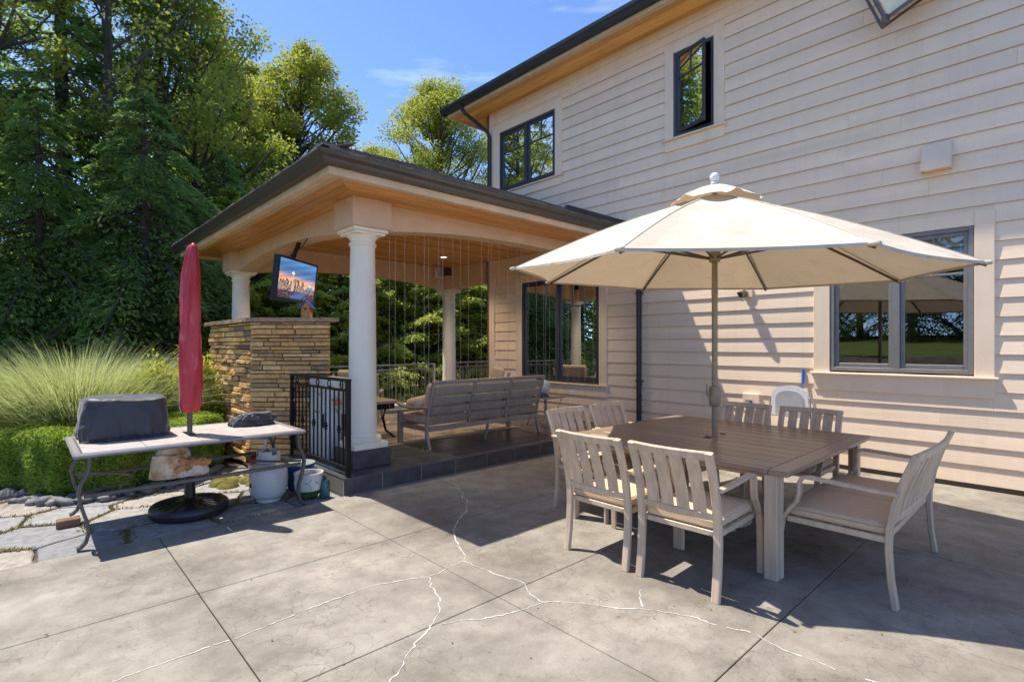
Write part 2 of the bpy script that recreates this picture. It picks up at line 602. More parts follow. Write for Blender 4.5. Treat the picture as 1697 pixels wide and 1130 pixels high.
    def lathe(s, prof, c=(0, 0, 0), n=24, m=0, caps=True):
        vs = []
        for (r, z) in prof:
            for i in range(n):
                a = 2 * math.pi * i / n
                vs.append((c[0] + r * math.cos(a), c[1] + r * math.sin(a), c[2] + z))
        fs = []
        for j in range(len(prof) - 1):
            for i in range(n):
                i2 = (i + 1) % n
                fs.append((j * n + i, j * n + i2, (j + 1) * n + i2, (j + 1) * n + i))
        if caps:
            fs.append(tuple(range(n))[::-1])
            fs.append(tuple(range((len(prof) - 1) * n, len(prof) * n)))
        s.add(vs, fs, m)
        return s

    def ball(s, c, r, n=12, sq=1.0, m=0):
        prof = [(max(r * math.sin(math.pi * i / n), 1e-4), -r * math.cos(math.pi * i / n) * sq) for i in range(n + 1)]
        return s.lathe(prof, c, n * 2, m)

    def mesh(s, name, mats, smooth=False):
        me = bpy.data.meshes.new(name)
        me.from_pydata(s.v, [], s.f)
        for mt in (mats if isinstance(mats, (list, tuple)) else [mats]):
            me.materials.append(MATS[mt])
        if isinstance(mats, (list, tuple)) and len(mats) > 1:
            me.polygons.foreach_set('material_index', s.m)
        bm = bmesh.new()
        bm.from_mesh(me)
        bmesh.ops.recalc_face_normals(bm, faces=bm.faces)
        bm.to_mesh(me)
        bm.free()
        if smooth:
            me.shade_smooth()
            me.set_sharp_from_angle(angle=R(38))
        me.update()
        return me

    def build(s, name, mats, parent=None, smooth=False, at=None):
        """vertices are given in the thing's own frame, or in world space when the parent sits unrotated"""
        me = s.mesh(name, mats, smooth)
        return link(name, me, parent, at)


def link(name, me, parent=None, at=None):
    o = bpy.data.objects.new(name, me)
    COL.objects.link(o)
    if parent is not None:
        o.parent = parent
    if at is not None:
        o.location = at
    return o


def thing(name, label, cat, loc=(0, 0, 0), rz=0.0, group=None):
    o = bpy.data.objects.new(name, None)
    o.empty_display_size = 0.2
    COL.objects.link(o)
    o.location = loc
    o.rotation_euler = (0, 0, rz)
    return tag(o, label, cat, group)


def tag(o, label, cat, group=None, kind=None):
    o['label'] = label
    o['category'] = cat
    if group:
        o['group'] = group
    if kind:
        o['kind'] = kind
    return o


def struct(o):
    o['kind'] = 'structure'
    return o


def wparts(th):
    """for a thing whose parts are modelled in world space: subtract the thing's base"""
    L = th.location.copy()

    def put(name, mb, mats, smooth=False, parent=None):
        o = MB.build(mb, name, mats, None, smooth)
        if parent is None:
            o.parent = th
            o.location = -L
        else:
            o.parent = parent
        return o
    return put


def copy_tree(o, parent=None):
    c = o.copy()
    COL.objects.link(c)
    c.parent = parent
    for ch in o.children:
        copy_tree(ch, c)
    return c


def quads(name, V, mat, parent=None, tint=None, at=None):
    """V (n,4,3) -> one mesh of n quads with a per-face tint"""
    n = len(V)
    me = bpy.data.meshes.new(name)
    me.vertices.add(n * 4)
    me.vertices.foreach_set('co', np.ascontiguousarray(V, dtype=np.float32).ravel())
    me.loops.add(n * 4)
    me.loops.foreach_set('vertex_index', np.arange(n * 4, dtype=np.int32))
    me.polygons.add(n)
    me.polygons.foreach_set('loop_start', np.arange(0, n * 4, 4, dtype=np.int32))
    me.update(calc_edges=True)
    a = me.attributes.new('tint', 'FLOAT', 'FACE')
    a.data.foreach_set('value', (tint if tint is not None else RNG.random(n)).astype(np.float32))
    me.materials.append(MATS[mat])
    return link(name, me, parent, at)


def unit(a):
    return a / np.maximum(np.linalg.norm(a, axis=-1, keepdims=True), 1e-9)


def leaves(P, D, L, W, roll=None):
    """rhombic leaves: base P, direction D, length L, width W"""
    n = len(P)
    D = unit(D)
    rv = unit(RNG.normal(size=(n, 3))) if roll is None else roll
    S = unit(np.cross(D, rv))
    L = np.broadcast_to(np.asarray(L, float).reshape(-1, 1), (n, 1))
    W = np.broadcast_to(np.asarray(W, float).reshape(-1, 1), (n, 1))
    N = np.cross(S, D)
    mid = P + D * L * .5 + N * L * .06
    return np.stack([P, mid + S * W * .5, P + D * L, mid - S * W * .5], axis=1)
# ------------------------------------------------------------------ ground, patio, terrace, path
g = MB()
NG = 8
g.add([(-500, -500, -.06), (500, -500, -.06), (500, 500, -.06), (-500, 500, -.06)], [(0, 1, 2, 3)])
struct(g.build('ground', 'earth'))

pat = MB()
pat.box((-3.2, -4.0, -.05), (7.6, 5.16, -.016))
patio = struct(pat.build('patio', 'joint'))
GX = [-3.2, -1.91, -.55, .80, 2.145, 3.49, 4.895, 6.25, 7.53]
GY = [-4.0, -2.76, -1.46, -.165, 1.13, 2.425, 3.735, 5.06]
for i in range(len(GX) - 1):
    for j in range(len(GY) - 1):
        y1 = GY[j + 1]
        if j == len(GY) - 2 and GX[i] > 2:
            y1 = 5.128
        b = MB()
        b.cbox((GX[i] + .0028, GY[j] + .0028, -.014), (GX[i + 1] - .0028, y1 - .0028, 0), 0.003)
        b.build('concrete_slab', 'concrete', patio)

CR = [[(3.555,5.057),(3.552,4.871),(3.513,4.656),(3.413,4.480),(3.379,4.384),(3.266,4.246),(3.253,4.143),(3.132,4.008),(3.018,3.859),(2.936,3.823),(2.780,3.686),(2.677,3.592),(2.578,3.467),(2.511,3.345),(2.448,3.230),(2.414,3.131),(2.381,3.067),(2.315,2.998)],
[(2.315,2.998),(2.186,2.984),(2.093,2.962),(1.989,2.949),(1.827,3.026),(1.643,3.090),(1.415,3.081),(1.208,3.073)],
[(1.141,3.060),(1.013,3.049),(0.836,3.028),(0.627,3.035),(0.449,3.031),(0.297,3.024)],
[(1.989,2.949),(1.935,2.855),(1.884,2.719),(1.865,2.639),(1.823,2.605),(1.795,2.550),(1.707,2.469),(1.604,2.392),(1.493,2.338),(1.402,2.278),(1.315,2.191),(1.229,2.155),(1.08,2.05)],
[(2.315,2.998),(2.326,2.924),(2.313,2.880),(2.328,2.838),(2.333,2.712),(2.361,2.569),(2.389,2.481),(2.388,2.433),(2.334,2.355),(2.310,2.310),(2.293,2.229),(2.298,2.187),(2.337,2.163),(2.477,1.989),(2.569,1.824),(2.665,1.735),(2.753,1.578),(2.794,1.481),(2.811,1.349)],
[(2.298,2.187),(2.170,2.201),(2.012,2.244),(1.922,2.280),(1.907,2.282),(1.810,2.351),(1.698,2.398)],
[(2.824,1.301),(2.872,1.191)], [(2.875,1.167),(2.834,1.022),(2.837,0.926)], [(2.837,0.897),(2.848,0.843),(2.837,0.778)],
[(2.858,0.666),(2.869,0.625),(2.90,.50)], [(2.682,1.745),(2.826,1.858),(2.872,1.874)]]
rr = random.Random(3)
for ci, line in enumerate(CR):
    # resample with small wander
    pts = []
    for (a, b2) in zip(line[:-1], line[1:]):
        d = math.dist(a, b2)
        k = max(2, int(d / .022))
        for q in range(k):
            t = q / k
            pts.append((a[0] + (b2[0] - a[0]) * t + rr.gauss(0, .0035), a[1] + (b2[1] - a[1]) * t + rr.gauss(0, .0035)))
    pts.append(line[-1])
    mb = MB()
    run = []
    wob = rr.random() * 9

    def flush(run):
        if len(run) < 3:
            return
        vs = []
        for i, p in enumerate(run):
            a = run[max(i - 1, 0)]
            c = run[min(i + 1, len(run) - 1)]
            tx, ty = c[0] - a[0], c[1] - a[1]
            l = math.hypot(tx, ty) or 1
            w = (.0021 + .0022 * rr.random() + .0013 * math.sin(i * .33 + wob)) * (1.6 if ci == 0 and i % 7 < 2 else 1.0)
            w = max(w, .0012)
            vs += [(p[0] - ty / l * w, p[1] + tx / l * w, .0025), (p[0] + ty / l * w, p[1] - tx / l * w, .0025)]
        mb.add(vs, [(2 * i, 2 * i + 1, 2 * i + 3, 2 * i + 2) for i in range(len(run) - 1)])
    for i, p in enumerate(pts):
        run.append(p)
        if rr.random() < (.05 if ci in (0, 2) else .012):
            flush(run)
            run = []
    flush(run)
    if mb.v:
        mb.build('crack_filler', 'caulk', patio)

# raised terrace under the gazebo
TX0, TX1, TY0, TY1, TZ = 2.41, 7.53, 5.13, 10.95, .18
t = MB()
t.box((TX0 + .0025, TY0 + .0025, -.05), (TX1 - .004, TY1, TZ - .0022))
terrace = struct(t.build('terrace', 'grout'))
xs = [TX0, 2.858, 3.353, 3.846, 4.347, 4.836, 5.327, 5.82, 6.31, 6.80, 7.30, TX1 - .004]
for a, b2 in zip(xs[:-1], xs[1:]):
    MB().cbox((a + .0035, TY0, .001), (b2 - .0035, TY0 + .0105, TZ - .013), .0015).build('riser_tile', 'riser_tile', terrace)
for k in range(12):
    a = TY0 + .02 + k * .495
    if a < 6.4:
        MB().cbox((TX0, a + .003, .001), (TX0 + .0105, min(a + .495, 6.65) - .003, TZ - .013), .0015).build('riser_tile', 'flag_edge', terrace)
for r_ in range(11):
    y0 = TY0 - .006 + r_ * .497 if r_ else TY0 - .006
    y1 = TY0 - .006 + (r_ + 1) * .497
    off = .0 if r_ % 2 == 0 else .0
    xx = [TX0 - .006] + [2.83 + off + .497 * k for k in range(10)]
    xx = [x for x in xx if x < TX1 - .2] + [TX1 - .004]
    for a, b2 in zip(xx[:-1], xx[1:]):
        MB().cbox((a + .0035, y0 + .0035, TZ - .0095), (b2 - .0035, y1 - .0035, TZ), .0015).build('floor_tile', 'slate_tile', terrace)

# flagstone path left of the terrace: clipped Voronoi stones


def clip(poly, a, b, c):
    out = []
    n = len(poly)
    for i in range(n):
        p, q = poly[i], poly[(i + 1) % n]
        dp, dq = a * p[0] + b * p[1] - c, a * q[0] + b * q[1] - c
        if dp <= 0:
            out.append(p)
        if (dp < 0) != (dq < 0) and dp != dq:
            t_ = dp / (dp - dq)
            out.append((p[0] + (q[0] - p[0]) * t_, p[1] + (q[1] - p[1]) * t_))
    return out


pb = MB()
pb.box((-3.5, 5.062, -.058), (2.40, 9.2, -.03))
path = struct(pb.build('flagstone_path', 'earth'))
rs = random.Random(21)
seeds = []
for i in range(9):
    for j in range(5):
        seeds.append((-3.1 + i * .68 + (j % 2) * .3 + rs.uniform(-.17, .17), 5.25 + j * .52 + rs.uniform(-.13, .13)))
FLAG_EDGES = []
for i, s0 in enumerate(seeds):
    poly = [(-3.4, 5.066), (2.385, 5.066), (2.385, 7.35), (-3.4, 7.35)]
    for j, s1 in enumerate(seeds):
        if i == j:
            continue
        dx, dy = s1[0] - s0[0], s1[1] - s0[1]
        l = math.hypot(dx, dy)
        if l > 2.2:
            continue
        dx /= l
        dy /= l
        c = dx * (s0[0] + s1[0]) / 2 + dy * (s0[1] + s1[1]) / 2 - rs.uniform(.008, .022)
        poly = clip(poly, dx, dy, c)
        if len(poly) < 3:
            break
    if len(poly) < 3:
        continue
    # roughen the outline
    pp = []
    for k in range(len(poly)):
        p, q = poly[k], poly[(k + 1) % len(poly)]
        d = math.dist(p, q)
        if d < .03:
            continue
        FLAG_EDGES.append((p, q))
        m_ = max(2, int(d / .12))
        for e in range(m_):
            u = e / m_
            w = .010 if 0 < e else .0
            pp.append((p[0] + (q[0] - p[0]) * u + rs.uniform(-w, w), p[1] + (q[1] - p[1]) * u + rs.uniform(-w, w)))
    if len(pp) < 3:
        continue
    zt = -.004 + rs.uniform(-.006, .004)
    cx = sum(p[0] for p in pp) / len(pp)
    cy = sum(p[1] for p in pp) / len(pp)
    n = len(pp)
    mb = MB()
    vs = [(p[0], p[1], -.05) for p in pp] + [(p[0], p[1], zt - .008) for p in pp] + [(cx + (p[0] - cx) * .975, cy + (p[1] - cy) * .975, zt) for p in pp]
    fs = [tuple(range(2 * n, 3 * n))]
    for k in range(n):
        k2 = (k + 1) % n
        fs += [(k, k2, n + k2, n + k), (n + k, n + k2, 2 * n + k2, 2 * n + k)]
    mb.add(vs, fs)
    mb.build('flagstone', 'flagstone', path)
# dry moss and weeds in the path joints
PV, DV = [], []
for (p, q) in FLAG_EDGES:
    if rs.random() < .38:
        continue
    d = math.dist(p, q)
    for k in range(int(d * 330)):
        u = rs.random()
        PV.append((p[0] + (q[0] - p[0]) * u + rs.gauss(0, .018), p[1] + (q[1] - p[1]) * u + rs.gauss(0, .018), -.022))
        DV.append((rs.gauss(0, .7), rs.gauss(0, .7), rs.uniform(.35, 1)))
PV, DV = np.array(PV), np.array(DV)
mo = quads('moss', leaves(PV, DV, RNG.uniform(.025, .055, len(PV)), .008), 'blade_dry')
tag(mo, 'dry moss and weeds growing in the flagstone joints', 'moss', kind='stuff')
# a mossy mound beside the stone wall
mm = MB()
for k in range(26):
    a = rs.random() * 6.28
    rad = rs.random() ** .5 * .42
    mm.ball((1.9 + math.cos(a) * rad * .8, 6.55 + math.sin(a) * rad, -.01 + .02 * rs.random()), rs.uniform(.05, .12), 6, .55)
tag(mm.build('moss', 'moss', None, True), 'low yellow green moss mound at the foot of the stone wall', 'moss', kind='stuff')
# ------------------------------------------------------------------ house
WX = 7.53                # face of the siding
house = thing('house', 'two storey house with tan lap siding and dark framed windows', 'house', (8.5, 3.0, 0))
hp = wparts(house)
HY0, HY1 = -3.6, 8.80
# window openings: trim rectangle (y0,y1,z0,z1) in the wall plane
WINS = [
    dict(n='upper', y0=6.85, y1=8.455, z0=4.845, z1=6.13, ty0=6.675, ty1=8.63, tz0=4.64, tz1=6.30, sash=2, bar=.66, mv=1, blind=True),
    dict(n='case', y0=3.663, y1=4.318, z0=4.842, z1=6.16, ty0=3.50, ty1=4.475, tz0=4.63, tz1=6.317, sash=1, bar=.70, mv=1, open=True),
    dict(n='big', y0=.739, y1=2.12, z0=1.235, z1=2.845, ty0=.571, ty1=2.31, tz0=.985, tz1=3.004, sash=2, bar=.70, mv=1, light=True),
    dict(n='porch', y0=5.79, y1=7.765, z0=.868, z1=2.83, ty0=5.617, ty1=7.95, tz0=.63, tz1=3.0, sash=2, bar=.735, mv=2),
]
# sheathing with real openings
ys = sorted({HY0, HY1 + .05, *[w['y0'] - .02 for w in WINS], *[w['y1'] + .02 for w in WINS]})
zs = sorted({.0, 6.75, *[w['z0'] - .02 for w in WINS], *[w['z1'] + .02 for w in WINS]})
sh = MB()
for a, b2 in zip(ys[:-1], ys[1:]):
    for c, d in zip(zs[:-1], zs[1:]):
        my, mz = (a + b2) / 2, (c + d) / 2
        if any(w['y0'] - .03 < my < w['y1'] + .03 and w['z0'] - .03 < mz < w['z1'] + .03 for w in WINS):
            continue
        sh.box((WX + .022, a, c), (WX + .20, b2, d))
hp('wall', sh, 'trim')
fd = MB()
fd.box((WX + .012, HY0, -.05), (WX + .10, 5.125, .062))
hp('foundation', fd, 'joint')
# lap siding, board by board
rb = random.Random(5)
z0 = .056
k = 0
TOPZ = 6.36


def board(ya, yb, za, zb, zc):
    """one board; zc = bottom of its course (for the slope of its face)"""
    def fx(z):
        return WX - .005 + .0185 * (z - zc) / .2
    m = MB()
    vs = []
    for y in (ya, yb):
        vs += [(fx(za), y, za), (fx(zb), y, zb), (WX + .021, y, zb), (WX + .021, y, za)]
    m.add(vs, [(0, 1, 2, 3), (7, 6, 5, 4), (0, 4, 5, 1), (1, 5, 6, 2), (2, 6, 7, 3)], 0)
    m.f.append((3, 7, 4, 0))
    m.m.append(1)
    hp('siding_board', m, ['siding', 'siding_lap_shade'])


while z0 < TOPZ - .02:
    z1 = min(z0 + .2, TOPZ)
    cuts = []
    for w in WINS:
        o0, o1 = w['tz0'] + .02, w['tz1'] - .02
        if o1 <= z0 or o0 >= z1:
            continue
        cuts.append((w['ty0'] + .012, w['ty1'] - .012, o0, o1))
    cuts.sort()
    y = HY0
    segs = []
    for (a, b2, o0, o1) in cuts:
        segs.append((y, a, z0, z1))
        if o0 > z0 + .01:
            segs.append((a, b2, z0, o0))
        if o1 < z1 - .01:
            segs.append((a, b2, o1, z1))
        y = b2
    segs.append((y, 8.63 if z0 < 4 or z0 > 3 else HY1, z0, z1))
    for (a, b2, c, d) in segs:
        if b2 - a < .02:
            continue
        # random butt joints
        pts = [a]
        if b2 - a > 3.5:
            j = a + rb.uniform(1.2, 2.8)
            while j < b2 - 1.0:
                pts.append(j)
                j += rb.uniform(2.4, 4.2)
        pts.append(b2)
        for p, q in zip(pts[:-1], pts[1:]):
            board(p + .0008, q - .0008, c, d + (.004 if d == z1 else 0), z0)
    z0 += .2
# frieze, corner board
fr = MB()
fr.cbox((WX - .012, HY0, TOPZ + .002), (WX + .021, 8.62, 6.50), .004)
fr.cbox((WX - .020, HY0, 6.503), (WX + .021, 8.62, 6.642), .004)
hp('frieze_board', fr, 'trim')
MB_c = MB().cbox((WX - .024, 8.625, 0.06), (WX + .1, HY1, 6.642), .005)
hp('corner_board', MB_c, 'trim')
# brick veneer of the end wall: its edge shows past the corner board
bk = MB()
for q in range(86):
    zb = .06 + q * .0765
    bk.cbox((WX + .005 + .004 * (q % 2), HY1 + .004, zb), (WX + .22, HY1 + .10, zb + .066), .004)
bk.box((WX + .02, HY1 + .002, 0), (15.5, HY1 + .085, 6.64))
hp('brick_veneer', bk, 'brick')

# eave: soffit boards, fascia, gutter, roof
EX = 6.90
for q in range(5):
    a = EX + .045 + q * .1195
    MB_s = MB().cbox((a + .002, HY0, 6.644), (a + .1175, 9.47, 6.662), .004)
    hp('soffit_board', MB_s, 'cedar_light')
for q in range(6):
    a = 8.86 + q * .1017
    MB_s = MB().cbox((WX + .02, a + .001, 6.645), (14.5, a + .1007, 6.662), .003)
    hp('soffit_board', MB_s, 'cedar_light')
v_ = MB().cbox((7.0, HY0, 6.637), (7.03, 9.36, 6.6435), .001)
v_.cbox((7.032, 9.33, 6.637), (14, 9.36, 6.6435), .001)
hp('vent_strip', v_, 'vent_strip')
f_ = MB().cbox((EX, HY0, 6.60), (EX + .043, 9.515, 6.76), .004)
f_.cbox((EX + .0435, 9.472, 6.60), (14.5, 9.515, 6.76), .004)
hp('fascia', f_, 'fascia')


def gutter_profile(s=1.0, h=.12):
    # x outward from the fascia (negative = away), z up
    return [(0, 0), (-.075 * s, 0), (-.085 * s, .018), (-.098 * s, .05), (-.128 * s, .075), (-.135 * s, h), (-.128 * s, h), (-.12 * s, .082), (-.085 * s, .052), (-.068 * s, .012), (-.006, .012), (-.006, h), (0, h)]


gm = MB()
gm.prism([(EX - .0015 + p[0], 6.655 + p[1]) for p in gutter_profile(1.15, .125)], HY0, 9.60, 1)
hp('gutter', gm, 'gutter_dark')
gm = MB()
gm.prism([(9.5165 - p[0], 6.655 + p[1]) for p in gutter_profile(.6, .125)], EX - .1, 14.5, 0)
hp('gutter', gm, 'gutter_dark')
rf = MB()
rf.add([(6.80, HY0, 6.785), (6.80, 9.58, 6.785), (11.2, 5.2, 8.75), (11.2, HY0, 8.75), (15.6, 9.58, 6.785), (15.6, HY0, 6.785)],
       [(0, 1, 2, 3), (1, 4, 2), (4, 5, 3, 2)])
rf.add([(6.80, HY0, 6.765), (6.80, 9.58, 6.765), (15.6, 9.58, 6.765), (15.6, HY0, 6.765)], [(3, 2, 1, 0)])
hp('roof', rf, 'roof_shake')
ew = MB()
ew.box((WX + .2, HY0 - .1, 0), (15.5, HY0, 6.7))
ew.box((15.4, HY0, 0), (15.5, HY1, 6.7))
hp('wall', ew, 'siding')
# downspouts
ds = MB()
ds.bar([(6.86, 8.93, 6.655), (6.86, 8.93, 6.60), (6.92, 8.90, 6.52), (7.40, 8.74, 6.22), (7.455, 8.72, 6.12), (7.455, 8.72, 4.55)], .07, .055, (0, 1, 0))
hp('downspout', ds, 'gutter_dark')
ds = MB()
ds.bar([(7.47, 4.925, 3.30), (7.47, 4.925, .12), (7.44, 4.925, .05)], .085, .06, (0, 1, 0))
for zq in (.95, 2.4):
    ds.cbox((7.436, 4.875, zq), (7.525, 4.975, zq + .03), .002)
hp('downspout', ds, 'gutter_dark')


def make_window(w):
    y0, y1, z0, z1 = w['y0'], w['y1'], w['z0'], w['z1']
    fm = 'window_frame' if not w.get('light') else 'window_frame_light'
    F = .045
    fx0, fx1 = WX - .012, WX + .10
    m = MB()
    m.cbox((fx0, y0, z0), (fx1, y0 + F, z1), .004)
    m.cbox((fx0, y1 - F, z0), (fx1, y1, z1), .004)
    m.cbox((fx0, y0 + F, z0), (fx1, y1 - F, z0 + F), .004)
    m.cbox((fx0, y0 + F, z1 - F), (fx1, y1 - F, z1), .004)
    n = w['sash']
    bays = []
    if n == 2:
        c = (y0 + y1) / 2
        m.cbox((fx0, c - .035, z0 + F), (fx1, c + .035, z1 - F), .004)
        bays = [(y0 + F, c - .035), (c + .035, y1 - F)]
    else:
        bays = [(y0 + F, y1 - F)]
    win = hp('window', m, fm)
    for (a, b2) in bays:
        c0, c1 = z0 + F, z1 - F
        S = .042
        op = w.get('open')
        # modelled closed about the hinge at (b2), then swung when open
        ox = 0.0
        s_ = MB()
        xa, xb = WX + .010, WX + .050
        s_.cbox((xa, a + .002, c0 + .002), (xb, a + S, c1 - .002), .004)
        s_.cbox((xa, b2 - S, c0 + .002), (xb, b2 - .002, c1 - .002), .004)
        s_.cbox((xa, a + S, c0 + .002), (xb, b2 - S, c0 + S + .01), .004)
        s_.cbox((xa, a + S, c1 - S), (xb, b2 - S, c1 - .002), .004)
        zb = c0 + (c1 - c0) * w['bar']
        mu = MB()
        mu.cbox((xa + .008, a + S, zb - .012), (xb - .004, b2 - S, zb + .012), .003)
        for q in range(w['mv']):
            yq = a + S + (b2 - a - 2 * S) * (q + 1) / (w['mv'] + 1)
            mu.cbox((xa + .008, yq - .010, zb + .012), (xb - .004, yq + .010, c1 - S), .003)
        gl = MB()
        xg = WX + .034
        gl.add([(xg, a + S - .004, c0 + S), (xg, b2 - S + .004, c0 + S), (xg, b2 - S + .004, c1 - S + .004), (xg, a + S - .004, c1 - S + .004)], [(0, 1, 2, 3)])
        if op:
            hx, hy = WX + .012, b2 - .004
            ang = R(-17)
            M_ = Matrix.Translation((hx - .02, hy, 0)) @ Matrix.Rotation(ang, 4, 'Z') @ Matrix.Translation((-hx, -hy, 0))
            for q in (s_, mu, gl):
                q.v = [tuple(M_ @ Vector(p)) for p in q.v]
        sa = hp('sash', s_, 'window_frame' if not w.get('light') else fm, False, win)
        hp('muntin', mu, fm, False, win)
        hp('pane', gl, 'window_glass', False, win)
        if w.get('blind'):
            bl = MB()
            zq = c0 + .06
            while zq < c1 - .05:
                bl.add([(WX + .072, a + .02, zq - .012), (WX + .072, b2 - .02, zq - .012), (WX + .105, b2 - .02, zq + .012), (WX + .105, a + .02, zq + .012)], [(0, 1, 2, 3)])
                zq += .042
            hp('blind', bl, 'blind_slat', False, win)
    # trim boards, sill, apron
    T = MB()
    tx = WX - .022
    T.cbox((tx, w['ty0'], z0 - .02), (WX + .022, y0 - .004, w['tz1']), .004)
    hp('trim_board', T, 'trim', False, win)
    T = MB().cbox((tx, y1 + .004, z0 - .02), (WX + .022, w['ty1'], w['tz1']), .004)
    hp('trim_board', T, 'trim', False, win)
    T = MB().cbox((tx + .002, y0 - .0035, z1 + .004), (WX + .022, y1 + .0035, w['tz1'] - .001), .004)
    hp('trim_board', T, 'trim', False, win)
    T = MB().cbox((WX - .062, w['ty0'] - .035, z0 - .048), (WX + .022, w['ty1'] + .035, z0 - .021), .006)
    hp('sill', T, 'trim', False, win)
    T = MB().cbox((WX - .018, w['ty0'] + .004, w['tz0']), (WX + .022, w['ty1'] - .004, z0 - .049), .004)
    hp('apron', T, 'trim', False, win)
    # the room behind
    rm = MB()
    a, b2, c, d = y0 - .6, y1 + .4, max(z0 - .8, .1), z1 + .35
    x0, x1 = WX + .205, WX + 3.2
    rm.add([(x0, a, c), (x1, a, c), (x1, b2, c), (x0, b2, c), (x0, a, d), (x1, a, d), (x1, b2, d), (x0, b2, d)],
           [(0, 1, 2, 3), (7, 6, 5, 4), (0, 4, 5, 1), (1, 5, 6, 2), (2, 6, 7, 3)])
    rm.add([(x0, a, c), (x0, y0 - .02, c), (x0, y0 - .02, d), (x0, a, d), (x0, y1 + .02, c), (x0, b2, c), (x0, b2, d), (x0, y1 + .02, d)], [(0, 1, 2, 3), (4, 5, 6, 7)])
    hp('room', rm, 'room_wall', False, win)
    return win


for w in WINS:
    w['obj'] = make_window(w)
# warm ceiling lamp seen through the porch window
lm = MB()
lm.lathe([(.02, .16), (.035, .12), (.11, .03), (.12, 0)], (9.3, 6.95, 2.42), 20)
hp('ceiling_lamp', lm, 'lamp_warm', True, WINS[3]['obj'])
# pale roller shade at the head of the big window
sd = MB().cbox((WX + .14, .80, 2.52), (WX + .15, 1.36, 2.60), .003)
sd.cbox((WX + .14, .80, 2.66), (WX + .15, 1.36, 2.80), .003)
hp('roller_shade', sd, 'blind_slat', False, WINS[2]['obj'])

# things fixed to the wall
vh = thing('vent_hood', 'painted metal exhaust vent hood high on the siding', 'vent', (WX, 1.05, 3.46))
m = MB()
m.prism([(-.004, .36), (-.03, .36), (-.14, .12), (-.14, .045), (-.13, .045), (-.13, .115), (-.028, .345), (-.004, .345)], -.125, .125, 1)
m.prism([(-.004, .36), (-.03, .36), (-.14, .12), (-.14, .045), (-.004, .045)], -.132, -.1255, 1)
m.prism([(-.004, .36), (-.03, .36), (-.14, .12), (-.14, .045), (-.004, .045)], .1255, .132, 1)
m.build('hood', 'trim', vh)
MB().box((-.12, -.12, .06), (-.006, .12, .066)).build('damper', 'trim', vh)

wl = thing('wall_light', 'small dark outdoor light on the siding under the umbrella rim', 'wall light', (WX, 3.15, 2.28))
MB().cbox((-.025, -.06, -.05), (.02, .06, .09), .004).build('mounting_block', 'trim', wl)
m = MB()
m.lathe([(.03, 0), (.055, .02), (.075, .07), (.08, .075), (.03, .10)], (-.11, .04, -.06), 14)
m.tube([(-.02, .02, .03), (-.08, .03, .05), (-.11, .04, .03)], .012)
m.build('lamp_shade', 'bronze_metal', wl, True)
MB().ball((-.11, .04, -.075), .035, 8).build('bulb', 'white_glaze', wl, True)

fa = thing('hose_faucet', 'brass and blue hose faucet on a tan mounting block', 'faucet', (WX, 3.1, .76))
MB().cbox((-.045, -.115, -.14), (.02, .115, .115), .006).build('mounting_block', 'trim', fa)
m = MB()
m.tube([(-.045, .03, -.02), (-.11, .03, -.02), (-.13, .03, -.06)], .014)
m.lathe([(.03, 0), (.03, .02)], (-.085, .03, .005), 12)
m.build('spout', 'chrome', fa, True)
m = MB()
for q in range(6):
    a = q * math.pi / 3
    m.tube([(-.09, -.02, 0), (-.09, -.02 + .035 * math.cos(a), .035 * math.sin(a))], .007, 6)
m.lathe([(.008, -.02), (.012, .02)], (-.09, -.02, 0), 10)
m.build('handle', 'blue_plastic', fa, True)

ol = MB().cbox((WX - .02, 6.36, .66), (WX - .0005, 6.44, .79), .004)
o = ol.build('outlet_cover', 'plastic_white', None)
tag(o, 'small white outlet cover on the siding below the porch window', 'outlet')

# glazed lantern at the top of the wall
ln = thing('wall_lantern', 'metal framed glass lantern jutting from the upper wall', 'lantern', (WX, 1.35, 5.25))
c0 = Vector((-.42, .10, -.02))
e1 = Vector((-.02, .13, .34))
e2 = Vector((.20, -.42, .30))
m = MB()
m.bar([c0, c0 + e1 * 1.6], .035, .035)
m.bar([c0, c0 + e2 * 1.6], .035, .035)
m.bar([c0 + e1 * 1.6, c0 + e1 * 1.6 + e2 * 1.6], .035, .035)
m.bar([c0 + e2 * 1.6, c0 + e1 * 1.6 + e2 * 1.6], .035, .035)
m.bar([c0 + e1 * 1.6 + e2 * .8, Vector((.0, -.1, .95))], .04, .04)
bk0 = e1.cross(e2).normalized() * .16
if bk0.x < 0:
    bk0 = -bk0
cs_ = [c0, c0 + e1 * 1.6, c0 + e1 * 1.6 + e2 * 1.6, c0 + e2 * 1.6]
for q in range(4):
    m.bar([cs_[q], cs_[q] + bk0], .028, .028)
    m.bar([cs_[q] + bk0, cs_[(q + 1) % 4] + bk0], .028, .028)
m.build('frame', 'bronze_metal', ln)
m = MB()
m.lathe([(.028, -.05), (.04, -.04), (.04, .02), (.03, .04)], tuple(c0), 14)
m.build('corner_joint', 'bronze_metal', ln, True)
m = MB()
a, b2 = c0 + e1 * .06 + e2 * .06, e1 * 1.5
nrm = e1.cross(e2).normalized() * .004
vs = [a, a + e1 * 1.48, a + e1 * 1.48 + e2 * 1.48, a + e2 * 1.48]
m.add([p + nrm for p in vs] + [p - nrm for p in vs], [(0, 1, 2, 3), (7, 6, 5, 4), (0, 4, 5, 1), (1, 5, 6, 2), (2, 6, 7, 3), (3, 7, 4, 0)])
m.build('pane', 'lantern_glass', ln)

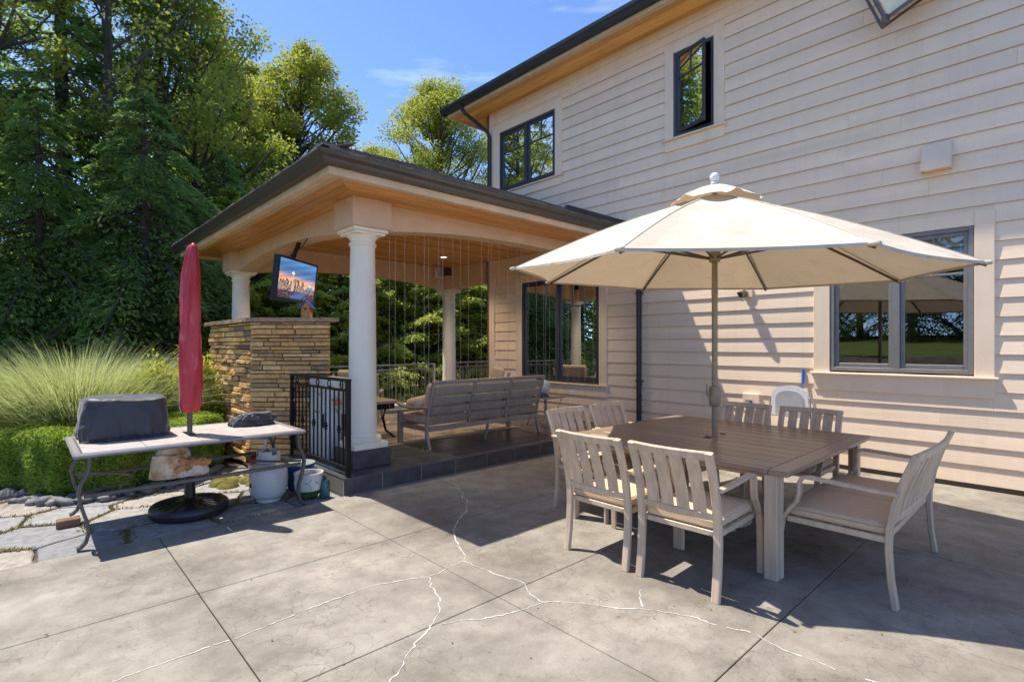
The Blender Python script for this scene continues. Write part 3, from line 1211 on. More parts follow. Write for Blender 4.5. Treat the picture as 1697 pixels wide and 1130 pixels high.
# folding chair and broom against the wall
fc = thing('folding_chair', 'white plastic folding chair standing against the siding', 'chair', (7.08, 2.46, 0), R(3))
m = MB()
pts = []
for q in range(13):
    a = math.pi * q / 12
    pts.append((-.215 * math.cos(a), .88 + .16 * math.sin(a) ** .7))
out = [(-.215, .66)] + [(p[0], p[1]) for p in pts] + [(.215, .66)]
m.prism(out, .02, .045, 0)
m.build('backrest', 'plastic_white', fc)
m = MB()
inn = [(-.165, .68)] + [(p[0] * .76, .68 + (p[1] - .68) * .84) for p in pts] + [(.165, .68)]
m.prism(inn, .012, .0205, 0)
m.build('back_panel', 'plastic_grey', fc)
m = MB().rbox((-.36, -.22, .40), (.06, .22, .44), .015, 2)
m.build('seat', 'plastic_white', fc, True)
for sy in (-.235, .235):
    MB().tube([(.03, sy, .90), (.06, sy, .45), (-.36, sy, .01)], .012).build('leg', 'plastic_grey', fc, True)
    MB().tube([(-.33, sy, .40), (.10, sy, .01)], .012).build('leg', 'plastic_grey', fc, True)
br = thing('broom', 'blue handled pole leaning on the wall beside the folding chair', 'broom', (7.26, 2.37, 0))
MB().tube([(.0, .02, .03), (.225, .06, 1.05)], .013).build('pole', 'chrome', br, True)
MB().tube([(.2255, .06, 1.05), (.265, .067, 1.23)], .018).build('grip', 'blue_plastic', br, True)
MB().cbox((-.05, -.14, .0), (.02, .16, .07), .01).build('brush_head', 'plastic_black', br)
# ------------------------------------------------------------------ gazebo
gaz = thing('gazebo', 'open gazebo with cedar ceiling and white columns joined to the house', 'gazebo', (5.2, 7.9, 0))
gp = wparts(gaz)
SOF = 3.20        # outer soffit
CEI = 3.40        # inner ceiling
CX0, CX1, CY0, CY1 = 2.88, 7.30, 5.635, 10.30


def column(cx, cy, zb):
    m = MB()
    m.cbox((cx - .235, cy - .235, TZ + .001), (cx + .235, cy + .235, zb), .004)
    pl = gp('plinth', m, 'riser_tile')
    prof = [(.205, zb + .071), (.212, zb + .085), (.212, zb + .115), (.195, zb + .135), (.168, zb + .142), (.164, zb + .17)]
    prof += [(.158, zb + .5), (.155, 1.4), (.148, 2.1), (.139, 2.66), (.139, 2.69), (.155, 2.70), (.157, 2.72), (.142, 2.735), (.142, 2.765), (.165, 2.79), (.178, 2.815)]
    m = MB().lathe(prof, (cx, cy, 0), 40)
    col = gp('column', m, 'column_paint', True)
    m = MB().cbox((cx - .212, cy - .212, zb + .002), (cx + .212, cy + .212, zb + .0705), .006)
    gp('base', m, 'column_paint', False, col)
    m = MB()
    m.cbox((cx - .19, cy - .19, 2.814), (cx + .19, cy + .19, 2.84), .004)
    m.cbox((cx - .215, cy - .215, 2.8405), (cx + .215, cy + .215, 2.883), .008)
    gp('capital', m, 'column_paint', False, col)
    m = MB().cbox((cx - .24, cy - .24, 2.8845), (cx + .24, cy + .24, SOF - .001), .004)
    gp('beam_block', m, 'beam_paint')


column(CX0, CY0, .375)
column(CX0, CY1, .375)
column(CX1 + .22, CY1, .375)


def arch(a, b, zend, rise, ztop, n=28):
    """outline (s, z) of a beam with an arched underside between a and b"""
    out = [(a, ztop)]
    for q in range(n + 1):
        u = q / n
        s_ = a + (b - a) * u
        w = abs(2 * u - 1)
        out.append((s_, zend + rise * (1 - w ** 2.3)))
    out.append((b, ztop))
    return out


BX0, BX1 = 2.766, 3.02
BY0, BY1 = 5.516, 5.77
gp('beam', MB().prism(arch(CX0 + .24 + .001, 7.528, 2.886, .15, CEI - .002), BY0, BY1, 1), 'beam_paint')
gp('beam', MB().prism(arch(CY0 + .24 + .001, CY1 - .241, 2.86, .15, CEI - .002), BX0, BX1, 0), 'beam_paint')
gp('beam', MB().prism(arch(CX0 + .241, CX1 + .22 - .241, 2.886, .15, CEI - .002), 10.18, 10.42, 1), 'beam_paint')
gp('beam', MB().prism([(8.92, 2.93), (CY1 - .241, 2.89), (CY1 - .241, CEI - .002), (8.92, CEI - .002)], 7.42, 7.62, 0), 'beam_paint')
# inner ceiling planks along X
y = BY1 + .002
q = 0
while y < 10.178:
    y1 = min(y + .137, 10.178)
    gp('ceiling_plank', MB().cbox((BX1 + .002, y + .0015, CEI), (7.525 if y < 8.9 else 8.3, y1 - .0015, CEI + .016), .006), 'cedar_x')
    y = y1
# inner face of the corner columns closed above the soffit
# soffit planks: front run along X with a mitre, left run along Y
FX, FY = 2.08, 4.74       # outer fascia planes
ix, iy = FX + .10, FY + .10
nb = 5
wy = (BY0 - .001 - iy) / nb
for q in range(nb):
    a, b2 = iy + q * wy + .0025, iy + (q + 1) * wy - .0025
    ca, cb = ix + (a - iy) * (BX0 - ix) / (BY0 - iy), ix + (b2 - iy) * (BX0 - ix) / (BY0 - iy)
    gp('soffit_plank', MB().prism([(ca + .001, a), (7.525, a), (7.525, b2), (cb + .001, b2)], SOF, SOF + .016, 2), 'cedar_x')
wx = (BX0 - .001 - ix) / nb
for q in range(nb):
    a, b2 = ix + q * wx + .0025, ix + (q + 1) * wx - .0025
    if q == 0:
        b2 -= .0
    ca, cb = iy + (a - ix) * (BY0 - iy) / (BX0 - ix), iy + (b2 - ix) * (BY0 - iy) / (BX0 - ix)
    gp('soffit_plank', MB().prism([(a, ca + .001), (b2, cb + .001), (b2, 11.0), (a, 11.0)], SOF, SOF + .016, 2), 'cedar_y')
for q in range(4):
    a = 10.425 + q * .125
    gp('soffit_plank', MB().cbox((BX0 + .01, a, SOF + .0005), (8.3, a + .123, SOF + .016), .003), 'cedar_x')
m = MB()
m.cbox((ix + .045, iy + .06, SOF - .007), (ix + .078, 10.9, SOF - .0006), .002)
gp('vent_strip', m, 'vent_strip')
# fascia: two thick boards mitred by overlap
m = MB().cbox((FX, FY, 3.157), (7.52, FY + .098, 3.335), .006)
gp('fascia', m, 'fascia')
m = MB().cbox((FX + .0008, FY + .0985, 3.1578), (FX + .098, 11.0, 3.334), .006)
gp('fascia', m, 'fascia')
m = MB().cbox((FX, 11.001, 3.157), (8.3, 11.10, 3.335), .006)
gp('fascia', m, 'fascia')


def mitred_gutter(path_fn, n0, n1, name='gutter'):
    pass


prof = [(0, 0), (-.075, 0), (-.088, .018), (-.10, .045), (-.128, .07), (-.140, .098), (-.140, .106), (-.132, .106), (-.12, .078), (-.09, .052), (-.07, .010), (-.006, .010), (-.006, .106), (0, .106)]
GZ = 3.228
# front run: extrude along X, the corner end mitred on the diagonal
m = MB()
n = len(prof)
vs = [(FX + p[0] - .0015, FY + p[0] - .0015, GZ + p[1]) for p in prof] + [(7.515, FY + p[0] - .0015, GZ + p[1]) for p in prof]
fs = [(i, (i + 1) % n, n + (i + 1) % n, n + i) for i in range(n)] + [tuple(range(n, 2 * n))]
m.add(vs, fs)
gp('gutter', m, 'gutter')
m = MB()
vs = [(FX + p[0] - .0015, FY + p[0] - .0015, GZ + p[1]) for p in prof] + [(FX + p[0] - .0015, 11.1 - p[0], GZ + p[1]) for p in prof]
m.add(vs, fs[:-1] + [tuple(range(n, 2 * n))])
gp('gutter', m, 'gutter')
# hip roof
RX0, RY0, RY1 = 1.985, 4.645, 11.2
ZE = 3.345
pit = .413
RYM = (RY0 + RY1) / 2
hr = RYM - RY0
A = (RX0, RY0, ZE)
B = (RX0, RY1, ZE)
Cc = (RX0 + hr, RYM, ZE + pit * hr)
m = MB()
m.add([A, B, Cc, (7.52, RYM, ZE + pit * hr), (7.52, RY0, ZE), (8.4, RYM + 1.0, ZE + pit * (hr - 1.0)), (8.4, RY1, ZE), (7.52, RYM + 1.0, ZE + pit * (hr - 1.0))],
      [(0, 2, 1), (0, 4, 3, 2), (1, 2, 3, 7, 5, 6)])
lo = .012
roof = gp('roof', m, 'roof_shake')
rq = random.Random(12)
# eave course of shakes on the front and left edges
x = RX0 + .05
while x < 7.45:
    w_ = rq.uniform(.13, .27)
    x1 = min(x + w_, 7.5)
    o_ = rq.uniform(-.012, .014)
    th = rq.uniform(.016, .030)
    z_ = ZE + .003
    y0_, y1_ = RY0 - .035 + o_, RY0 + .36
    zz0, zz1 = z_ + pit * (y0_ - RY0), z_ + pit * (y1_ - RY0)
    mm_ = MB()
    mm_.add([(x + .003, y0_, zz0), (x1 - .003, y0_, zz0), (x1 - .003, y1_, zz1), (x + .003, y1_, zz1), (x + .003, y0_, zz0 + th), (x1 - .003, y0_, zz0 + th), (x1 - .003, y1_, zz1 + .006), (x + .003, y1_, zz1 + .006)],
            [(0, 3, 2, 1), (4, 5, 6, 7), (0, 1, 5, 4), (1, 2, 6, 5), (2, 3, 7, 6), (3, 0, 4, 7)])
    gp('shingle', mm_, 'roof_shake', False, roof)
    x = x1
yv = RY0 + .05
while yv < RY1 - .1:
    w_ = rq.uniform(.13, .27)
    y1_ = yv + w_
    o_ = rq.uniform(-.012, .014)
    th = rq.uniform(.016, .030)
    x0_, x1_ = RX0 - .035 + o_, RX0 + .36
    z_ = ZE + .003
    zz0, zz1 = z_ + pit * (x0_ - RX0), z_ + pit * (x1_ - RX0)
    mm_ = MB()
    mm_.add([(x0_, yv + .003, zz0), (x1_, yv + .003, zz1), (x1_, y1_ - .003, zz1), (x0_, y1_ - .003, zz0), (x0_, yv + .003, zz0 + th), (x1_, yv + .003, zz1 + .006), (x1_, y1_ - .003, zz1 + .006), (x0_, y1_ - .003, zz0 + th)],
            [(0, 3, 2, 1), (4, 5, 6, 7), (0, 1, 5, 4), (1, 2, 6, 5), (2, 3, 7, 6), (3, 0, 4, 7)])
    gp('shingle', mm_, 'roof_shake', False, roof)
    yv = y1_
# upper courses, laid as stepped strips up the front and left slopes
for q in range(1, 10):
    t0, t1 = .34 * q - .02, .34 * (q + 1)
    if t1 > hr:
        break
    for side in (0, 1):
        m = MB()
        vs = []
        for (t_, dz) in ((t0, .020), (t1, .008)):
            for lo_ in (.001, dz):
                if side == 0:
                    vs += [(RX0 + t_, RY0 + t_, ZE + pit * t_ + lo_), (7.515, RY0 + t_, ZE + pit * t_ + lo_)]
                else:
                    vs += [(RX0 + t_, RY0 + t_, ZE + pit * t_ + lo_), (RX0 + t_, RY1 - t_, ZE + pit * t_ + lo_)]
        m.add(vs, [(0, 1, 3, 2), (2, 3, 7, 6), (4, 6, 7, 5), (0, 4, 5, 1), (0, 2, 6, 4), (1, 5, 7, 3)])
        gp('shingle_course', m, 'roof_shake', False, roof)
# hip caps, butts raised
for q in range(15):
    t0, t1 = .0 + q * .205, .0 + q * .205 + .30
    m = MB()
    vs = []
    for t_, dz in ((t0, .050), (t1, .026)):
        px, py, pz = RX0 - .01 + t_, RY0 - .01 + t_, ZE + pit * t_ + dz
        s_ = .125
        vs += [(px - s_ * .2, py + s_ * 1.2, pz - pit * s_ * .2 - .012), (px, py, pz), (px + s_ * 1.2, py - s_ * .2, pz - pit * s_ * .2 - .012)]
        vs += [(px - s_ * .2, py + s_ * 1.2, pz - pit * s_ * .2 - .034), (px, py, pz - .024), (px + s_ * 1.2, py - s_ * .2, pz - pit * s_ * .2 - .034)]
    m.add(vs, [(0, 1, 7, 6), (1, 2, 8, 7), (3, 9, 10, 4), (4, 10, 11, 5), (0, 3, 4, 1), (1, 4, 5, 2), (6, 7, 10, 9), (7, 8, 11, 10), (0, 6, 9, 3), (2, 5, 11, 8)])
    gp('hip_cap', m, 'roof_shake', False, roof)
# water diverter on the roof beside the house wall
m = MB().cbox((5.9, 5.13, ZE + pit * .485), (7.515, 5.19, ZE + pit * .485 + .10), .006)
gp('roof_diverter', m, 'gutter_dark')
# gutter downpipe at the far left corner
m = MB().tube([(2.01, 10.15, 3.235), (2.01, 10.15, 3.1), (2.02, 10.15, -.05)], .038, 12)
gp('downspout', m, 'gutter', True)
# recessed lights
for (lx, ly) in ((3.67, 8.97), (6.43, 9.0), (3.7, 6.7), (6.4, 6.7)):
    m = MB().lathe([(.085, -.012), (.085, -.001), (.060, -.001), (.060, -.006)], (lx, ly, CEI), 24, caps=False)
    ring = gp('recessed_light', m, 'column_paint', True)
    gp('lens', MB().lathe([(.058, -.004), (.058, -.0015)], (lx, ly, CEI), 20), 'downlight', False, ring)
    sl_ = bpy.data.lights.new('downlight', 'SPOT')
    sl_.energy = 40
    sl_.color = (1.0, .82, .58)
    sl_.spot_size = R(120)
    sl_.spot_blend = .8
    sl_.shadow_soft_size = .05
    so_ = bpy.data.objects.new('downlight', sl_)
    COL.objects.link(so_)
    so_.parent = ring
    so_.location = (lx, ly, CEI - .02)

# ------------------------------------------------------------------ stone fireplace back
PL = [(2.11, 9.05), (2.11, 7.11), (2.81, 6.41), (2.81, 9.05)]
fp = thing('stone_fireplace', 'ledgestone clad outdoor fireplace with flat sandstone top', 'fireplace', (2.46, 7.7, 0))
fpp = wparts(fp)
core = MB().prism([(2.14, 9.03), (2.14, 7.125), (2.80, 6.465), (2.80, 9.03)], -.05, 1.845, 2)
fpp('core', core, 'joint')
rq = random.Random(8)
SIX = {}


def stone_face(p0, p1, z0, z1, hmin, hmax, lmin, lmax, dmin, dmax):
    p0, p1 = Vector((*p0, 0)), Vector((*p1, 0))
    d = (p1 - p0)
    L_ = d.length
    d.normalize()
    nrm = Vector((d.y, -d.x, 0))
    # outward = towards the viewer side
    if nrm.dot(Vector((0, 0, 0)) - p0) < 0:
        nrm = -nrm
    z = z0
    while z < z1 - .02:
        h = min(rq.uniform(hmin, hmax), z1 - z)
        if z1 - z - h < .03:
            h = z1 - z
        s_ = -rq.uniform(0, .1)
        while s_ < L_ - .01:
            l = rq.uniform(lmin, lmax)
            a, b2 = max(s_, -.012), min(s_ + l, L_ + .012)
            if L_ - b2 < .06:
                b2 = L_ + .012
            dep = rq.uniform(dmin, dmax)
            # two thin courses in one slot now and then
            rows = [(z, z + h)]
            if h > .05 and rq.random() < .0:
                mz = z + h * rq.uniform(.4, .6)
                rows = [(z, mz), (mz, z + h)]
            for (za, zb) in rows:
                dd = dep + rq.uniform(-.006, .006)
                c = [rq.uniform(0, .010) for _ in range(8)]
                m_ = MB()
                g_ = .0025
                i0 = p0 + d * (a + g_) - nrm * .028
                i1 = p0 + d * (b2 - g_) - nrm * .028
                o0 = p0 + d * (a + g_) + nrm * dd
                o1 = p0 + d * (b2 - g_) + nrm * dd
                om = (o0 + o1) / 2 + nrm * rq.uniform(-.004, .010)
                za_, zb_ = za + g_, zb - g_
                r_ = .006
                vs = [i0 + Vector((0, 0, za_)), i1 + Vector((0, 0, za_)), i1 + Vector((0, 0, zb_)), i0 + Vector((0, 0, zb_))]
                fr = [o0 + d * r_, om, o1 - d * r_]
                for zz, off in ((za_ + rq.uniform(.002, .008), 0), (zb_ - rq.uniform(.002, .008), 0)):
                    for f0 in fr:
                        vs.append(f0 + nrm * rq.uniform(-.007, .004) + Vector((0, 0, zz)))
                fs = [(0, 3, 2, 1), (4, 5, 8, 7), (5, 6, 9, 8), (0, 1, 6, 5, 4), (3, 7, 8, 9, 2), (0, 4, 7, 3), (1, 2, 9, 6)]
                m_.add(vs, fs)
                fpp('stone', m_, 'ledge_stone')
            s_ = b2 if b2 < L_ else L_ + 1
        z += h


stone_face((2.11, 7.11), (2.81, 6.41), .02, 1.845, .040, .076, .16, .46, .004, .03)
stone_face((2.11, 9.05), (2.11, 7.11), .02, 1.845, .042, .080, .20, .52, .0, .045)
# sandstone cap in two slabs with a rough broken edge
cap = [(2.03, 9.12), (2.03, 7.075), (2.18, 6.93), (2.86, 6.30), (2.92, 6.36), (2.92, 9.12)]


def rough_slab(poly, z0_, z1_, j):
    pp = []
    for k in range(len(poly)):
        p, q_ = poly[k], poly[(k + 1) % len(poly)]
        n_ = max(1, int(math.dist(p, q_) / .05))
        for e in range(n_):
            u = e / n_
            w_ = j if e else 0
            pp.append((p[0] + (q_[0] - p[0]) * u + rq.uniform(-w_, w_), p[1] + (q_[1] - p[1]) * u + rq.uniform(-w_, w_)))
    n_ = len(pp)
    m_ = MB()
    m_.add([(p[0] + rq.uniform(-j, j), p[1] + rq.uniform(-j, j), z0_) for p in pp] + [(p[0], p[1], (z0_ + z1_) / 2 + rq.uniform(-.006, .006)) for p in pp] + [(p[0], p[1], z1_ - rq.uniform(0, .004)) for p in pp],
           [tuple(range(n_))[::-1], tuple(range(2 * n_, 3 * n_))] + [(k, (k + 1) % n_, n_ + (k + 1) % n_, n_ + k) for k in range(n_)] + [(n_ + k, n_ + (k + 1) % n_, 2 * n_ + (k + 1) % n_, 2 * n_ + k) for k in range(n_)])
    return m_


fpp('cap_slab', rough_slab([(2.03, 9.12), (2.03, 7.075), (2.10, 7.01), (2.70, 7.6), (2.70, 9.12)], 1.848, 1.90, .010), 'slab_stone')
fpp('cap_slab', rough_slab([(2.105, 7.005), (2.50, 6.62), (2.705, 6.42), (2.90, 6.30), (2.92, 6.36), (2.92, 9.12), (2.705, 9.12), (2.705, 7.595)], 1.848, 1.90, .004), 'slab_stone')
# ------------------------------------------------------------------ iron railings


def railing(label, p0, p1, zb, ztop, rings=True, npk=None, group=None, mt='iron'):
    p0, p1 = Vector((*p0, 0)), Vector((*p1, 0))
    L_ = (p1 - p0).length
    d = (p1 - p0).normalized()
    rz = math.atan2(d.y, d.x)
    rl = thing('iron_railing', label, 'railing', (p0.x, p0.y, zb), rz, group)
    h = ztop - zb
    for x_ in (0, L_):
        MB().cbox((x_ - .024, -.024, .0), (x_ + .024, .024, h - .03), .003).build('post', mt, rl)
    MB().cbox((-.03, -.026, h - .03), (L_ + .03, .026, h), .005).build('top_rail', mt, rl)
    MB().cbox((.024, -.016, h - .135), (L_ - .024, .016, h - .110), .003).build('middle_rail', mt, rl)
    MB().cbox((.024, -.016, .075), (L_ - .024, .016, .10), .003).build('bottom_rail', mt, rl)
    n_ = npk or int(L_ / .115)
    pm = MB().cbox((-.0075, -.0075, .0985), (.0075, .0075, h - .134), .001).mesh('picket', mt)
    km = MB().lathe([(.008, -.05), (.02, -.028), (.014, -.018), (.028, 0), (.014, .018), (.02, .028), (.008, .05)], (0, 0, 0), 12).mesh('knuckle', mt, True)
    rg = MB()
    rn = 18
    for i in range(rn):
        pass
    ring = [(.032 * math.cos(2 * math.pi * i / rn), 0, .032 * math.sin(2 * math.pi * i / rn) * 1.25) for i in range(rn)]
    rg.v, rg.f, rg.m = [], [], []
    sec = 6
    for i in range(rn):
        a = 2 * math.pi * i / rn
        for j in range(sec):
            b_ = 2 * math.pi * j / sec
            rr_ = .034 + .007 * math.cos(b_)
            rg.v.append((rr_ * math.cos(a), .007 * math.sin(b_), rr_ * math.sin(a) * 1.15))
    for i in range(rn):
        for j in range(sec):
            rg.f.append((i * sec + j, ((i + 1) % rn) * sec + j, ((i + 1) % rn) * sec + (j + 1) % sec, i * sec + (j + 1) % sec))
    rg.m = [0] * len(rg.f)
    rgm = rg.mesh('ring', mt, True)
    for i in range(n_):
        x_ = L_ * (i + 1) / (n_ + 1)
        pk = link('picket', pm, rl, (x_, 0, 0))
        if i % 3 == 1:
            link('knuckle', km, pk, (0, 0, h * .46))
    if rings:
        nr = max(3, int(L_ / .30))
        for i in range(nr):
            link('ring', rgm, rl, (L_ * (i + .5) / nr, 0, h - .070))
    return rl


railing('black iron railing with rings beside the near white column', (2.476, 5.166), (2.476, 6.72), TZ, 1.20, npk=13)
railing('iron railing tinted pale as if sunlit, along the far side of the gazebo between its columns', (3.15, 10.55), (7.25, 10.55), TZ, 1.12, mt='rail_sunlit')
railing('iron railing tinted pale as if sunlit, behind the house corner right of the far column', (7.8, 10.55), (10.6, 10.55), TZ, 1.14, mt='rail_sunlit')

# ------------------------------------------------------------------ dining set
tb = thing('dining_table', 'large square slatted dining table with an umbrella through its centre', 'table', (4.59, 2.225, 0))
HX, HYy, ZT = 1.008, .975, .735
for s_ in (-1, 1):
    MB().cbox((-HX, s_ * HYy, ZT - .035), (HX, s_ * (HYy - .125), ZT), .006).build('end_board', 'table_slat', tb)
    MB().cbox((s_ * HX, -HYy + .128, ZT - .0345), (s_ * (HX - .075), HYy - .128, ZT - .0005), .006).build('edge_board', 'table_slat', tb)
nb = 10
wd = (2 * (HX - .079)) / nb
for i in range(nb):
    a = -HX + .079 + i * wd
    if i in (4, 5):      # boards cut round the umbrella hole
        for (q0, q1) in ((-HYy + .129, -.034), (.034, HYy - .129)):
            MB().cbox((a + .004, q0, ZT - .030), (a + wd - .004, q1, ZT - .001), .004).build('slat', 'table_slat', tb)
    else:
        MB().cbox((a + .004, -HYy + .129, ZT - .030), (a + wd - .004, HYy - .129, ZT - .001), .004).build('slat', 'table_slat', tb)
MB().lathe([(.028, -.012), (.085, -.012), (.085, .002), (.075, .005), (.028, .005)], (0, 0, ZT), 28).build('hole_ring', 'table_slat', tb, True)
m = MB()
m.cbox((-.9, -.85, ZT - .085), (.9, -.81, ZT - .038), .004)
m.cbox((-.9, .81, ZT - .085), (.9, .85, ZT - .038), .004)
m.cbox((-.9, -.80, ZT - .084), (-.86, .80, ZT - .038), .004)
m.cbox((.86, -.80, ZT - .084), (.9, .80, ZT - .038), .004)
m.cbox((-.075, -.80, ZT - .070), (-.045, .80, ZT - .0345), .003)
m.cbox((.045, -.80, ZT - .070), (.075, .80, ZT - .0345), .003)
m.build('apron', 'chair_frame', tb)
for sx in (-1, 1):
    for sy in (-1, 1):
        l = MB()
        l.cbox((sx * .985, sy * .90, 0), (sx * .925, sy * .815, ZT - .036), .005)
        l.cbox((sx * .922, sy * .905, .0), (sx * .875, sy * .86, ZT - .0365), .005)
        l.build('leg', 'chair_frame', tb)


def make_chair(name, label, cat, width, nsl, group, ncush=1):
    """faces +x; rear feet at x=0"""
    c = thing(name, label, cat, (0, 0, 0), 0, group)
    w2 = width / 2
    rear = [(0, 0), (.022, .16), (.034, .34), (.030, .46), (.004, .62), (-.045, .78), (-.098, .915)]
    for s_ in (-1, 1):
        MB().bar([(p[0], s_ * w2, p[1]) for p in rear], .034, .052, (0, 1, 0)).build('rear_leg', 'chair_frame', c)
        ft = [(.632, .0), (.632, .12), (.628, .30), (.612, .40), (.575, .465), (.528, .525), (.512, .585), (.512, .655), (.498, .688), (.46, .697), (.30, .690), (.12, .682), (-.015, .680)]
        MB().bar([(p[0], s_ * (w2 + .028), p[1]) for p in ft], .022, .046, (0, 1, 0)).build('arm', 'chair_frame', c)
    # rails: top rail bowed back
    n_ = 9
    tp = []
    for i in range(n_):
        u = -1 + 2 * i / (n_ - 1)
        tp.append((-.090 - .032 * (1 - u * u), u * (w2 - .02), .895))
    MB().bar(tp, .026, .052, (-.28, 0, 1)).build('top_rail', 'chair_frame', c)
    bp = [(.024 - .022 * (1 - (-1 + 2 * i / 8) ** 2), (-1 + 2 * i / 8) * (w2 - .02), .505) for i in range(9)]
    MB().bar(bp, .024, .044, (-.1, 0, 1)).build('bottom_rail', 'chair_frame', c)
    gap = .022
    inner = width - .075
    sw = (inner - gap * (nsl + 1)) / nsl
    for i in range(nsl):
        yc = -inner / 2 + gap + sw / 2 + i * (sw + gap)
        u = yc / w2
        bow = (1 - u * u)
        pth = [(.022 - .022 * bow, yc, .524), (.000 - .025 * bow, yc, .64), (-.040 - .029 * bow, yc, .76), (-.082 - .032 * bow, yc, .872)]
        MB().bar(pth, .010, sw, (0, 1, 0)).build('slat', 'chair_frame', c)
    m = MB()
    m.cbox((.04, -w2 - .003, .375), (.60, -w2 + .028, .412), .004)
    m.cbox((.04, w2 - .028, .375), (.60, w2 + .003, .412), .004)
    m.cbox((.045, -w2 + .03, .375), (.075, w2 - .03, .411), .004)
    m.cbox((.575, -w2 + .03, .375), (.605, w2 - .03, .411), .004)
    for i in range(4):
        xx = .14 + i * .11
        m.cbox((xx, -w2 + .0285, .385), (xx + .05, w2 - .0285, .398), .002)
    m.build('seat_frame', 'chair_frame', c)
    cw = (width - .02) / ncush
    for i in range(ncush):
        a = -w2 + .01 + i * cw
        cu_ = MB().rbox((.045, a + .004, .413), (.635, a + cw - .004, .485), .026, 3, puff=.014).build('cushion', 'cushion', c, True)
        pp = MB()
        r_ = .0045
        for zc in (.435, .466):
            loop = [(.049, a + .02, zc), (.049, a + cw - .02, zc), (.065, a + cw - .0045, zc), (.615, a + cw - .0045, zc), (.6312, a + cw - .02, zc), (.6312, a + .02, zc), (.615, a + .0045, zc), (.065, a + .0045, zc), (.049, a + .02, zc)]
            pp.tube(loop, r_, 6)
        pp.build('piping', 'cushion', cu_, True)
    return c


CG = 'slat back dining chairs round the table'
proto = make_chair('dining_chair', 'slat back armchair on the near side of the table, closer to the gazebo', 'chair', .525, 4, CG)
spots = [((3.03, 2.37), 0.0, None),
         ((3.045, 1.735), R(1.5), 'slat back armchair on the near side of the table, closer to the bench'),
         ((4.02, 3.41), R(-91), 'slat back armchair at the gazebo end of the table, left of two'),
         ((4.69, 3.42), R(-89), 'slat back armchair at the gazebo end of the table, beside the downspout'),
         ((5.70, 2.47), R(180), 'slat back armchair on the wall side of the table, behind the umbrella pole'),
         ((5.70, 1.81), R(179), 'slat back armchair on the wall side, before the white folding chair')]
for i, (p, a, lab) in enumerate(spots):
    c = proto if i == 0 else copy_tree(proto)
    c.location = (p[0], p[1], 0)
    c.rotation_euler = (0, 0, a)
    if lab:
        c['label'] = lab
bench = make_chair('dining_bench', 'two seat slat back bench at the right end of the dining table', 'bench', 1.27, 9, None, 2)
bench.location = (4.385, .715, 0)
bench.rotation_euler = (0, 0, R(90))

# ------------------------------------------------------------------ market umbrella
UC = Vector((4.59, 2.225, 0))
um = thing('patio_umbrella', 'open cream market umbrella standing through the dining table', 'umbrella', UC)
fwv = Vector((.6818, .7316, 0)).normalized()
rtv = Vector((fwv.y, -fwv.x, 0))
UR, UZ, PH = 1.835, 2.197, 3.247
tips = []
for q in range(8):
    a = PH + q * math.pi / 4
    l, d = UR * math.cos(a), UR * math.sin(a)
    p = rtv * l + fwv * d
    tips.append(Vector((p.x, p.y, UZ - .019 * l + .036 * d)))
axis_top = Vector((0.0, 0.0, 2.93))


def canopy_pt(q, u, v):
    """panel q, u across 0..1, v from apex 0 to rim 1"""
    t0, t1 = tips[q], tips[(q + 1) % 8]
    e = t0.lerp(t1, u)
    w_ = u * (1 - u) * 4
    p = axis_top.lerp(e, v)
    # cloth sags between the ribs and the hem curves in a little
    p.z -= .030 * w_ * math.sin(math.pi * min(v * .95, 1)) ** 1.0
    p.z += .045 * math.sin(math.pi * v) * (1 - .3 * w_)
    k = 1 - .035 * w_ * v ** 3
    return Vector((p.x * k, p.y * k, p.z))


for q in range(8):
    m = MB()
    NU, NV = 8, 12
    vs = [canopy_pt(q, i / NU, .04 + .96 * j / NV) for j in range(NV + 1) for i in range(NU + 1)]
    m.add(vs, [(j * (NU + 1) + i, j * (NU + 1) + i + 1, (j + 1) * (NU + 1) + i + 1, (j + 1) * (NU + 1) + i) for j in range(NV) for i in range(NU)])
    pn = m.build('canopy_panel', 'canopy_fabric', um, True)
    # stitched seam over the rib
    sm_ = MB()
    sp_ = [canopy_pt(q, 0, v / 14) + Vector((0, 0, .003)) for v in range(2, 15)]
    sm_.sweep(sp_, [(-.011, -.003), (.011, -.003), (.009, -.0008), (-.009, -.0008)])
    sm_.build('seam', 'canopy_fabric', pn)
    # hem
    h = MB()
    rim = [canopy_pt(q, i / 10, 1.0) for i in range(11)]
    h.sweep([p + Vector((0, 0, -.006)) for p in rim], [(-.002, -.012), (.002, -.012), (.002, .008), (-.002, .008)])
    h.build('hem', 'canopy_fabric', pn)
    # corner pocket
    tp_ = canopy_pt(q, 0, 1.0)
    MB().rbox(tp_ + Vector((-.03, -.03, -.022)), tp_ + Vector((.03, .03, .006)), .012, 2).build('tip_pocket', 'canopy_fabric', um, True)
    # rib and stretcher
    r0 = Vector((0, 0, 2.865)) + Vector((tp_.x, tp_.y, 0)).normalized() * .045
    a_ = [r0.lerp(tp_ + Vector((0, 0, -.014)), t_) + Vector((0, 0, .030 * math.sin(math.pi * t_) - .012)) for t_ in (0, .25, .5, .75, 1)]
    MB().bar(a_, .014, .022).build('rib', 'umb_rib', um)
    mid = a_[2]
    s0 = Vector((mid.x, mid.y, 0)).normalized() * .05 + Vector((0, 0, 2.34))
    MB().bar([s0, mid + Vector((0, 0, -.012))], .011, .018).build('stretcher', 'umb_rib', um)
